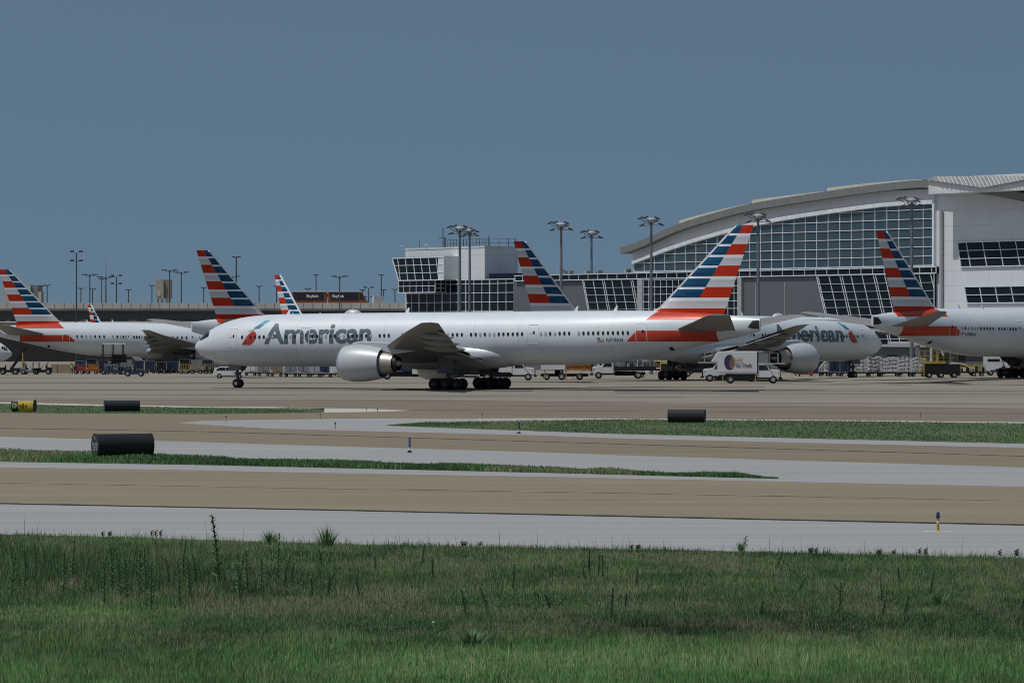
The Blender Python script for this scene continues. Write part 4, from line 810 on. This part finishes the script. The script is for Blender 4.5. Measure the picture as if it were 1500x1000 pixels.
def lowgear(px,py,label,L_,m,post=YEL,seed=0,group='low cargo carts near the parked airliners'):
    r=random.Random(seed); t=place('baggage_cart',label,'baggage cart',px,py,0,group); MB().box(-L_/2,L_/2,-.8,.8,.45,.62).build('bed',m,t); b=MB()
    for i in range(5): x=-L_/2+.05+i*(L_-.1)/4; b.bar((x,-.78,.6),(x,-.78,1.55+.2*r.random()),.08).bar((x,.78,.6),(x,.78,1.6),.07)
    b.bar((-L_/2,-.78,1.5),(L_/2,-.78,1.5),.07).bar((-L_/2,.78,1.55),(L_/2,.78,1.55),.07).build('rails',post,t)
    for x in (-L_/2+.45,L_/2-.45):
        for y in (-.7,.7): wheel(t,x,y,.27,.16)
    return t
def luggage(px,py,label,m,seed,w_=.8):
    r=random.Random(seed); p=G(px,py); t=thing('luggage_pile',label,'luggage',(p.x,p.y,p.z+.63),0,'piles of luggage on the carts'); 
    for i in range(4):
        x=-w_+i*w_*.55; MB().box(x,x+w_*.5,-.5,.4,.0,.35+.4*r.random()).build('suitcase',random.Random(seed+i).choice([m,BLKP,GRYV]),t,bevel=.03)
    return t
for i,(x,y,L_,m,p_,s) in enumerate([(116,547.6,1.9,REDV,REDV,'red railed cart right of the worker in the safety vest'),(135,547.6,2.2,REDV,ORNG,'orange railed cart between red cart and canopy stairs'),(163,547.9,2.0,NAVY,HUB,'blue cart with pale rails below the canopy stairs'),(181,548.2,1.9,NAVY,HUB,'blue cart with pale rails right of the canopy stairs'),
  (269,547.5,1.7,TANV,DYEL,'yellow tub cart left of the white suv'),(288,547.5,2.2,BLKP,DYEL,'yellow railed cart near the white suv'),(305,547.4,1.5,BLKP,DYEL,'short yellow railed cart touching the white suv outline'),
  (1414,550.5,2.9,BLKP,YEL,'long low cart with yellow posts behind the loader'),(1432,550.8,2.0,BLKP,YEL,'low cart with yellow posts left of the white bus'),(936,553,1.8,BLKP,GRYV,'dark cart with tow bar at the tail truck')]):
    lowgear(x,y,s,L_,m,p_,i); 
    if i in (0,1,2,3,6,7,8): luggage(x,y,'bags piled on the '+s.split(' right')[0].split(' between')[0].split(' below')[0].split(' near')[0].split(' touching')[0].split(' behind')[0]+(', second from left' if i==3 else ''),[REDV,ORNG,NAVY,NAVY,YEL,YEL,GRYV,WHT,GRYV,BLKP][i],i)
loader(984,551.5,'low dark loader with yellow top rails left of the catering truck',False)
# canopy stairs
t=place('canopy_boarding_stairs','tall dark boarding stairs with flat white canopy beside the left airliner','stairs',167,548.3,0)
MB().box(-1.8,1.9,-1.2,1.2,4.75,4.95).build('canopy',WHT,t); b=MB()
for x in (-1.75,-.2,1.4):
    for y in (-1.1,1.1): b.bar((x,y,.3 if x<-1 else 2),(x,y,4.75),.12)
b.bar((-2.2,-1.1,2.5),(2.0,-1.1,2.5),.08).bar((-2.2,-1.1,3.1),(1.6,-1.1,3.1),.08); b.build('frame',DKM,t); MB().box(-.3,1.9,-1.0,1.0,1.9,3.2).build('landing',BLKP,t); s_=MB()
for i in range(9): s_.box(-2.3+i*.24,-2.0+i*.24,-1,1,.4+i*.2,.46+i*.2)
s_.build('steps',DKM,t); MB().box(-2.2,2.2,-1.1,1.1,.35,.7).build('chassis',NAVY,t)
for x in (-1.6,1.6): wheel(t,x,-1,.35,.25); wheel(t,x,1,.35,.25)
def tug(px,py,label,m,face=0,roof=False):
    t=place('tow_tractor',label,'tractor',px,py,face,'tow tractors by the left airliners'); MB().ex([(-1.5,.35),(1.5,.35),(1.55,.95),(.3,1.05),(.2,.75),(-.6,.75),(-.7,1.15),(-1.5,1.1)],-.75,.75).build('body',m,t,bevel=.05); MB().box(-.7,-.55,-.45,.45,.75,1.5).build('seat',BLKP,t); MB().bar((.2,0,.9),(-.05,0,1.35),.06).build('steering_column',BLKP,t)
    if roof:
        r=MB()
        for x in (-.8,.5):
            for y in (-.65,.65): r.bar((x,y,.9),(x,y,1.95),.07)
        r.build('roof_posts',BLKP,t); MB().box(-1.0,.7,-.75,.75,1.95,2.03).build('roof',WHT,t)
    for x in (-1.0,1.0):
        for y in (-.68,.68): wheel(t,x,y,.4,.25)
    return t
RD=random.Random(9)
for i,px in enumerate(range(118,318,17)):
    y=546.2+RD.random(); m=[NAVY,BLKP,NAVY,BLKP,GRYV,NAVY][i%6]; n_=['first','second','third','fourth','fifth','sixth','seventh','eighth','ninth','tenth','eleventh','twelfth'][i]
    dolly(px,y,f'{n_} dolly from the left in the far row under the left airliner',1.9); container(px,y,f'dark container on the {n_} dolly of the far row, left airliner',m,1.7,1.2+.5*RD.random(),.02)
tug(197,551.2,'dark blue tow tractor on the near side of the blue carts',NAVY); tug(44,548.2,'white roofed tow tractor under the left tail',GRYV,0,True); tug(62,548.2,'white roofed tow tractor in front of the dark wheels',BLKP,180,True); tug(14,548.4,'dark tow tractor at the left picture edge',BLKP)
t=place('belt_loader','brown and yellow raised belt loader under the leftmost tailplane','belt loader',30,548,0); MB().bar((-1.5,0,.8),(1.2,0,4.6),1.0,.35).build('conveyor',BLKP,t); MB().box(-1.6,1.2,-.8,.8,.4,1.0).build('chassis',BLKP,t); MB().bar((.4,-.5,1),(.4,-.5,3.4),.16).bar((.4,.5,1),(.4,.5,3.4),.16).build('lift_strut',YEL,t); wheel(t,-1,-.7,.35,.25); wheel(t,.8,-.7,.35,.25); wheel(t,-1,.7,.35,.25); wheel(t,.8,.7,.35,.25)
t=place('blast_screen','plain tan screen wall behind the worker in the safety vest','wall',92,546.3,0); MB().box(-1.9,1.7,0,.25,0,1.45).build('screen',mat('tan_screen',(.30,.23,.155),.9),t); MB().box(-.95,-.85,-.06,0,0,1.4).build('screen_post',BRK,t)
t=place('crew_bus','boxy white crew bus with long dark side window, nearest the right edge','bus',1461,549.5,0)
MB().ex([(-1.9,.85),(-1.9,2.7),(1.6,2.7),(2.6,2.6),(2.2,2.0),(1.8,.5),(-1.2,.5)],-1.1,1.1).build('body',WHT,t,bevel=.06); MB().box(-1.5,.2,-1.12,-1.1,1.95,2.3).build('side_window',GLS,t); MB().box(.45,1.0,-1.12,-1.1,1.85,2.45).build('door_window',GRYV,t); MB().box(-1.1,.5,-1.13,-1.1,.55,.75).build('step_recess',BLKP,t)
for x in (-1.0,1.2): wheel(t,x,-.95,.38,.25); wheel(t,x,.95,.38,.25)
boxtruck(1492,550,'white pickup partly behind the wheels at the right edge',0,WHT,2.2,1.7)
suv(1408,549,'far white car just behind the low yellow posts',0)
for x,y,m,s in ((1180,551,REDV,'red barrier block just right of the catering truck'),(1197,549.5,NAVY,'blue upright crate stack between nacelle and freight row')):
    t=place('equipment_box',s,'equipment',x,y,0); MB().box(-1.1,1.1,-.5,.5,.25,.85 if m is REDV else 2.1).build('casing',m,t,bevel=.04); MB().box(-1.0,-.8,-.4,.4,0,.25).box(.8,1.0,-.4,.4,0,.25).build('feet',BLKP,t)
for x,y in ((1118,550.5),):
    t=place('chock_trolley','orange flat trolley in front of the nacelle','trolley',1176,549.5,0); MB().box(-1.6,1.6,-.6,.6,.35,.6).build('bed',ORNG,t); wheel(t,-1.1,-.55,.25,.15); wheel(t,1.1,-.55,.25,.15)
# people
def person(px,py,label,vest,face=0):
    t=place('person',label,'person',px,py,face); V=[(0,0,.98),(0,0,1.22),(0,0,1.45),(0,0,1.56),(0,.02,1.68),(.19,0,1.43),(.25,.02,1.16),(.24,-.12,.94),(-.19,0,1.43),(-.26,.02,1.16),(-.22,-.10,.93),(.10,0,.92),(.11,-.02,.5),(.12,.02,.08),(.12,-.16,.04),(-.10,0,.92),(-.13,.04,.5),(-.14,.10,.08),(-.15,-.08,.04),(.24,-.16,.86),(-.22,-.14,.85)]
    E_=[(0,1),(1,2),(2,3),(3,4),(2,5),(5,6),(6,7),(2,8),(8,9),(9,10),(0,11),(11,12),(12,13),(13,14),(0,15),(15,16),(16,17),(17,18),(7,19),(10,20)]
    Rr=[.15,.14,.15,.06,.105,.07,.05,.035,.07,.05,.035,.10,.065,.045,.04,.10,.065,.045,.04,.03,.03]
    me=bpy.data.meshes.new('body'); me.from_pydata(V,E_,[]); o=bpy.data.objects.new('body',me); C.objects.link(o); o.parent=t; sk=o.modifiers.new('s','SKIN'); 
    me.skin_vertices
    for i,r in enumerate(Rr): me.skin_vertices[0].data[i].radius=(r,r*.8)
    me.skin_vertices[0].data[0].use_root=True; o.modifiers.new('u','SUBSURF').levels=1; o.modifiers['u'].render_levels=2
    n=N('work_clothes'); tc_=n.n('ShaderNodeTexCoord'); sx=n.n('ShaderNodeSeparateXYZ'); n.L(tc_.outputs['Object'],sx.inputs[0]); n.col(n.mix(n.ma('GREATER_THAN',sx.outputs[2],1.53),(.03,.035,.05),(.3,.17,.11))); me.materials.append(n.m)
    MB().lathe([(-.30,.20),(-.1,.19),(.1,.2),(.18,.16),(.2,.09)],0,0,1.27,14,'z').build('vest',vest,t,smooth=True); MB().lathe([(-.04,.115),(.02,.125),(.09,.1),(.12,.02)],0,.02,1.71,12,'z').build('hair',BLKP,t,smooth=True); return t
person(105,548.4,'person in a yellow green safety vest standing by the red cart',mat('hi_vis',(.30,.50,.06),.7),20)
person(1470,551.5,'person in dark clothes standing before the white crew bus',NAVY,0)
# ---------------------------------------------------------------- airfield signs and edge lights
SBLK=mat('black_sign_back',(.006,.009,.013),.75,var=.3,sc=3); SEND=mat('weathered_dark_end',(.035,.045,.055),.6,var=.5,sc=5); SYEL=mat('sign_yellow',(.46,.33,.025),.5,var=.1); SIGW=mat('sign_marking_pale',(.40,.42,.36),.6); SBT=mat('sign_black_text',(.012,.012,.012),.5)
def lens(z,h,w_): return w_*(1-abs((z-h*.5)/(h*.5))**2.3*.62)
def drum(name,px,py,L_,h,w_,yaw,label,m=SBLK,legs=0,group='drum shaped airfield signs'):
    t=place(name,label,'sign',px,py,yaw,group); zs=[0,.05,.14,.25,.37,.5,.63,.75,.86,.95,1]; sec=[(-lens(z*h,h,w_),z*h+.07) for z in zs]+[(lens(z*h,h,w_),z*h+.07) for z in zs[::-1]]
    MB().loft([[(x,y,z) for y,z in sec] for x in np.linspace(-L_/2,L_/2,9)],cap=False).build('shell',m,t,smooth=True)
    for x in (-L_/2,L_/2): MB().ex([(y*.985,z) for y,z in sec],-.015,.015).map(lambda a,b,c,x=x:(x+b,a,c)).build('end_cap',SEND,t)
    r=MB()
    for x in (-L_/2,L_/2):
        for (a,b),(c,d) in zip(sec,sec[1:]+sec[:1]): r.bar((x,a,b),(x,c,d),.045,.03)
    r.build('edging',m if m is SBLK else SBLK,t)
    MB().bar((-L_/2,-w_*.55,.03),(L_/2,-w_*.55,.03),.06).bar((-L_/2,w_*.55,.03),(L_/2,w_*.55,.03),.06).build('skid',SEND,t)
    for i in range(legs): MB().box(-L_/2+.3+i*(L_-.9)/max(1,legs-1),-L_/2+.37+i*(L_-.9)/max(1,legs-1),-.05,.05,-.12,.1).build('leg',SBLK,t)
    return t,h,w_
t,h,w_=drum('airfield_sign',180,670.8,3.15,1.2,.46,30,'large black drum sign seen from its back, white marks on its left end')
def endtxt(s,u0,z0,wd,ht): text_fit('end_marking',s,SIGW,t,wd,ht,lambda u,v:(-3.15/2-.025,-(u-u0)*-1-.0,z0+v) ,.01)
# the left end faces the camera: its local x is -L/2, horizontal axis runs along -y
for s,z0,wd,ht in (('K',1.0,.16,.16),('15-00',.66,.62,.17),('CS-4',.42,.5,.15)):
    text_fit('end_marking',s,SIGW,t,wd,ht,lambda u,v,wd=wd,z0=z0:(-3.15/2-.03,wd/2-u,z0+v),.012)
MB().box(-3.15/2-.03,-3.15/2-.02,-.28,.28,.6,.625).build('end_rule',SIGW,t)
drum('airfield_sign',178.5,602.8,2.9,.86,.34,14,'small black drum sign seen from its back, between the yellow sign and the nose wheel')
drum('airfield_sign',1006,619.5,2.65,.92,.36,-16,'black drum sign on short legs in the far grass, right half',legs=5)
t,h,w_=drum('yellow_airfield_sign',35,603.8,2.0,.96,.30,-20,'yellow and black airfield sign with arrows and letter G',SYEL,group=None)
fw=lambda z: -lens(z-.07,h,w_)-.012
def onface(x0,x1,z0,z1,m,name,n=8,off=0):
    v=[];f=[]
    for i in range(n+1):
        z=z0+(z1-z0)*i/n; v+=[(x0,fw(z)-off,z),(x1,fw(z)-off,z)]
    return MB().add(v,[(2*i,2*i+1,2*i+3,2*i+2) for i in range(n)]).build(name,m,t)
onface(-1.0,-.42,.09,1.02,SBT,'location_panel'); onface(-.98,.98,.95,1.02,SBT,'top_band'); 
def ftext(s,m,x0,z0,wd,ht,b=.02): text_fit('sign_lettering',s,m,t,wd,ht,lambda u,v:(x0+u,fw(z0+v)-.012,z0+v),b)
ftext('G9',mat('sign_pale_yellow',(.5,.47,.2),.5),-.93,.33,.42,.42,.03); ftext('G',SBT,-.02,.33,.17,.40,.04)
for x,q in ((-.16,-1),(.30,1)):
    a=MB(); 
    def P_(x_,z_): return (x_,fw(z_)-.014,z_)
    a.add([P_(x-.10,.505),P_(x+.10,.505),P_(x+.10,.565),P_(x-.10,.565)],[(0,1,2,3)]).add([P_(x+q*.04,.38),P_(x+q*.14,.535),P_(x+q*.04,.69)],[(0,1,2)]); a.build('arrow',SBT,t)
BLUL=N('blue_lens'); BLUL.col((.012,.02,.10)); BLUL.b.inputs['Roughness'].default_value=.12; BLUL.b.inputs['Coat Weight'].default_value=.6; BLUL=BLUL.m
BLUT=mat('blue_reflector_tube',(.02,.055,.17),.4); LYEL=mat('fixture_yellow',(.40,.24,.02),.5,var=.2,sc=8); RWH=mat('white_reflective_band',(.62,.62,.6),.4)
def edge_light(px,py,h,label,base=True,full=True):
    t=place('taxiway_light',label,'edge light',px,py,0,'taxiway edge lights'); r=h*.085
    MB().cyl((0,0,0),(0,0,h*.72),r*.8,r*.8,14).build('stem',LYEL,t,smooth=True)
    MB().lathe([(h*.68,r*.9),(h*.70,r*1.35),(h*.735,r*1.4),(h*.75,r*1.0)],0,0,0,16,'z').build('collar',BLKP,t)
    MB().lathe([(h*.74,r*1.05),(h*.86,r*1.1),(h*.94,r*.9),(h*.985,r*.5),(h,.01)],0,0,0,18,'z').build('lens',BLUL,t,smooth=True)
    if full: MB().cyl((0,0,h*.42),(0,0,h*.54),r*.84,r*.84,14).build('reflective_band',RWH,t); MB().lathe([(0,r*2.6),(.012,r*2.4),(.03,r*1.3),(.05,r*.9)],0,0,0,16,'z').build('flange',LYEL,t)
    if base: MB().cyl((0,0,-.004),(0,0,.010),.5,.49,28).build('base_disc',PAL,t)
    return t
edge_light(1374,778,.65,'blue topped yellow edge light on a pale disc, nearest of all, right side')
for px,py,h,s in ((491,628.5,.5,'edge light on the point of grey paving left of the grass tip'),(469,612.8,.42,'edge light beyond the grey paving, under the engine'),(706,612.6,.42,'edge light on the brown strip below the far wheels'),(422,600.5,.36,'edge light at the end of the low grass strip'),(537,602.5,.36,'left one of two edge lights on the pale paving tip'),(553,604,.36,'right one of two edge lights on the pale paving tip'),(331,618.5,.5,'yellow edge light at the left point of the grey paving'),(1348,612.5,.42,'edge light far right before the freight row'),(232,606.3,.32,'short edge light in the low grass by the small drum sign')):
    edge_light(px,py,h,s,base=False,full=h>.45)
def marker(px,py,h,label):
    t=place('tube_marker',label,'marker post',px,py,0,'blue tube markers on the shoulder'); MB().cyl((0,0,h*.36),(0,0,h),.055,n=14).build('blue_tube',BLUT,t,smooth=True); MB().cyl((0,0,h*.16),(0,0,h*.36),.05,n=14).build('white_sleeve',RWH,t,smooth=True); MB().lathe([(0,.17),(.03,.17),(.06,.09),(h*.16,.07)],0,0,0,18,'z').build('rubber_base',BLKP,t)
marker(600,663,.85,'blue tube marker on black rubber foot, nearer one on the grey shoulder'); marker(760,635,.72,'blue tube marker beyond, before the far grass strip')
# ---------------------------------------------------------------- weeds of the verge
WG=N('weed_leaf'); _f=WG.noise(6,3); WG.col(WG.ramp(_f,[(.3,(.05,.125,.045)),(.7,(.11,.22,.08))])); WG.b.inputs['Roughness'].default_value=.7; WG=WG.m
DG=mat('dry_stem',(.26,.22,.13),.8,var=.3); BRW=mat('brown_seed_head',(.14,.11,.075),.9,var=.4)
def stalk_mesh(H,lean,n,ll,seed,mt):
    r=random.Random(seed); b=MB(); pts=[(lean*H*(i/10)**2,0,H*i/10) for i in range(11)]
    for p,q in zip(pts,pts[1:]): b.cyl(p,q,.008,.006,5)
    for i in range(n):
        u=.12+.88*i/n; k=min(9,int(u*10)); f=u*10-k; p=Vector(pts[k]).lerp(Vector(pts[k+1]),f); a=i*2.4; l=ll*(1.15-.75*u)*r.uniform(.7,1.2); d=Vector((math.cos(a),math.sin(a),.55)).normalized()*l; s=Vector((-math.sin(a),math.cos(a),0))*.013
        b.add([p-s,p+s,p+d*.6+s*.9,p+d*.6-s*.9,p+d],[(0,1,2,3),(3,2,4)])
    return b
protos=[]
for i in range(4):
    b=stalk_mesh(1.0,(-.08,.05,.12,-.03)[i],56,.12,i,WG); me=b.build('x',WG); protos.append(me.data); bpy.data.objects.remove(me)
def weed(px,py,h,label=None,lean=0,group='leafy weed stalks in the verge',k=None):
    o=bpy.data.objects.new('tall_weed',protos[random.randrange(4) if k is None else k]); C.objects.link(o); o.location=G(px,py); o.scale=(1.5,1.5,h); o.rotation_euler=(0,lean,0 if k is not None else random.uniform(0,6.28))
    tag(o,label or 'narrow dark leafy weed stalk standing in the rough verge grass','weed',group); return o
weed(322,858,1.85,'tallest leafy weed stalk, leaning left, tip rising over the grey shoulder',-.07,None,k=3).scale=(2.6,2.6,1.85)
for i in range(64):
    u=random.random(); px=random.choice([random.uniform(0,300),random.uniform(0,420),random.uniform(300,900),random.uniform(900,1500)]); weed(px,random.uniform(850,898) if px<420 else random.uniform(830,905),random.uniform(.7,1.35) if px<420 else random.uniform(.3,.75))
def clump(name,px,py,h,n,spread,label,m=WG,w0=.02,cat='plant'):
    p=G(px,py); r=random.Random(int(px)); b=MB()
    for i in range(n):
        a=r.uniform(0,6.28); q=r.random()**.6; x0,y0=.25*spread*q*math.cos(a),.25*spread*q*math.sin(a); l=h*r.uniform(.45,1.0)*(1.05-.35*q); tx,ty=x0+spread*q*.8*math.cos(a),y0+spread*q*.8*math.sin(a)
        s=Vector((math.sin(a)+.3,-math.cos(a),0)).normalized()*w0*.5; A=Vector((x0,y0,0)); B=Vector(((x0+tx)/2,(y0+ty)/2,l*.6)); T_=Vector((tx,ty,l)); b.add([A-s,A+s,B+s*.9,B-s*.9,T_],[(0,1,2,3),(3,2,4)])
    o=b.build(name,m); o.location=p; return tag(o,label,cat)
clump('grass_tuft',478,803,.85,150,.55,'big spiky tuft at the verge edge, right of the tall leaning weed'); clump('grass_tuft',396,798,.62,140,.42,'smaller dense tuft at the verge edge, just right of the tall leaning weed')
clump('grass_tuft',690,948,.5,160,.6,'dark low bushy tuft in the middle of the verge'); clump('grass_tuft',1375,890,.55,90,.4,'bushy tuft in the verge below the nearest edge light'); clump('grass_tuft',1085,800+7,.4,60,.3,'small tuft on the verge edge right of centre')
clump('dry_grass_tuft',478,800,1.25,7,.28,'few tall bleached stalks rising from the big spiky tuft',DG,.012); clump('dry_grass_tuft',300,880,.75,40,.35,'pale dry tuft left of the tall weed root',DG,.012); clump('dry_grass_tuft',100,870,.7,30,.4,'pale dry tuft in the tall weeds at far left',DG,.012); clump('dry_grass_tuft',1110,985,.6,24,.4,'thin bleached tuft in the bright grass at lower right',DG,.012); clump('dry_grass_tuft',690,985,.5,20,.5,'thin bleached tuft at lower centre',DG,.012)
for i,(px,s) in enumerate(((228,'left of the tall weed'),(925,'right of centre'),(1092,'tallest, right of centre'),(1185,'between the two right groups'),(1300,'left of the nearest edge light'),(1348,'almost below the nearest edge light'),(1480,'at the right picture edge'),(160,'far left'),(690,'near the middle'))):
    p=G(px,pl(EDGE,px)+3); r=random.Random(i); b=MB(); H=r.uniform(.16,.34)*(1.6 if i==2 else 1)
    for j in range(3 if i!=2 else 1):
        x=r.uniform(-.3,.3)*(i!=2); b.cyl((x,0,0),(x+r.uniform(-.06,.06),0,H*r.uniform(.7,1)),.008,.006,5)
        for k in range(7): z=H*(.45+.08*k); a=k*2.2; b.bar((x,0,z),(x+.07*math.cos(a),.07*math.sin(a),z+.05),.028,.02)
    o=b.build('seed_head_weed',BRW); o.location=p; tag(o,f'thin brown seed head weed on the verge edge, {s}','weed',group='brown seed head weeds along the verge edge')
o=MB().lathe([(0,.05),(.03,.06),(.06,.04),(.07,.0)],0,0,0,8,'z').build('litter_scrap',SIGW); o.scale=(.6,.6,.6); o.location=G(635,920)+Vector((0,0,.12)); tag(o,'tiny pale scrap of litter lying in the verge grass','litter')

r=random.Random(21)
for i in range(26):
    px=r.uniform(20,1480); py=r.uniform(835,985); b=MB(); p=G(px,py)
    for j in range(r.randint(3,8)):
        x,y=r.uniform(-.3,.3),r.uniform(-.3,.3); l=r.uniform(.25,.6); dx,dy=r.uniform(-.12,.12),r.uniform(-.1,.1); b.add([(x-.005,y,0),(x+.005,y,0),(x+dx*.5+.004,y+dy*.5,l*.6),(x+dx*.5-.004,y+dy*.5,l*.6),(x+dx,y+dy,l)],[(0,1,2,3),(3,2,4)])
    o=b.build('bleached_stalks',DG); o.location=p; tag(o,'few thin bleached grass stalks standing in the verge','grass tuft',group='bleached stalks scattered over the verge')
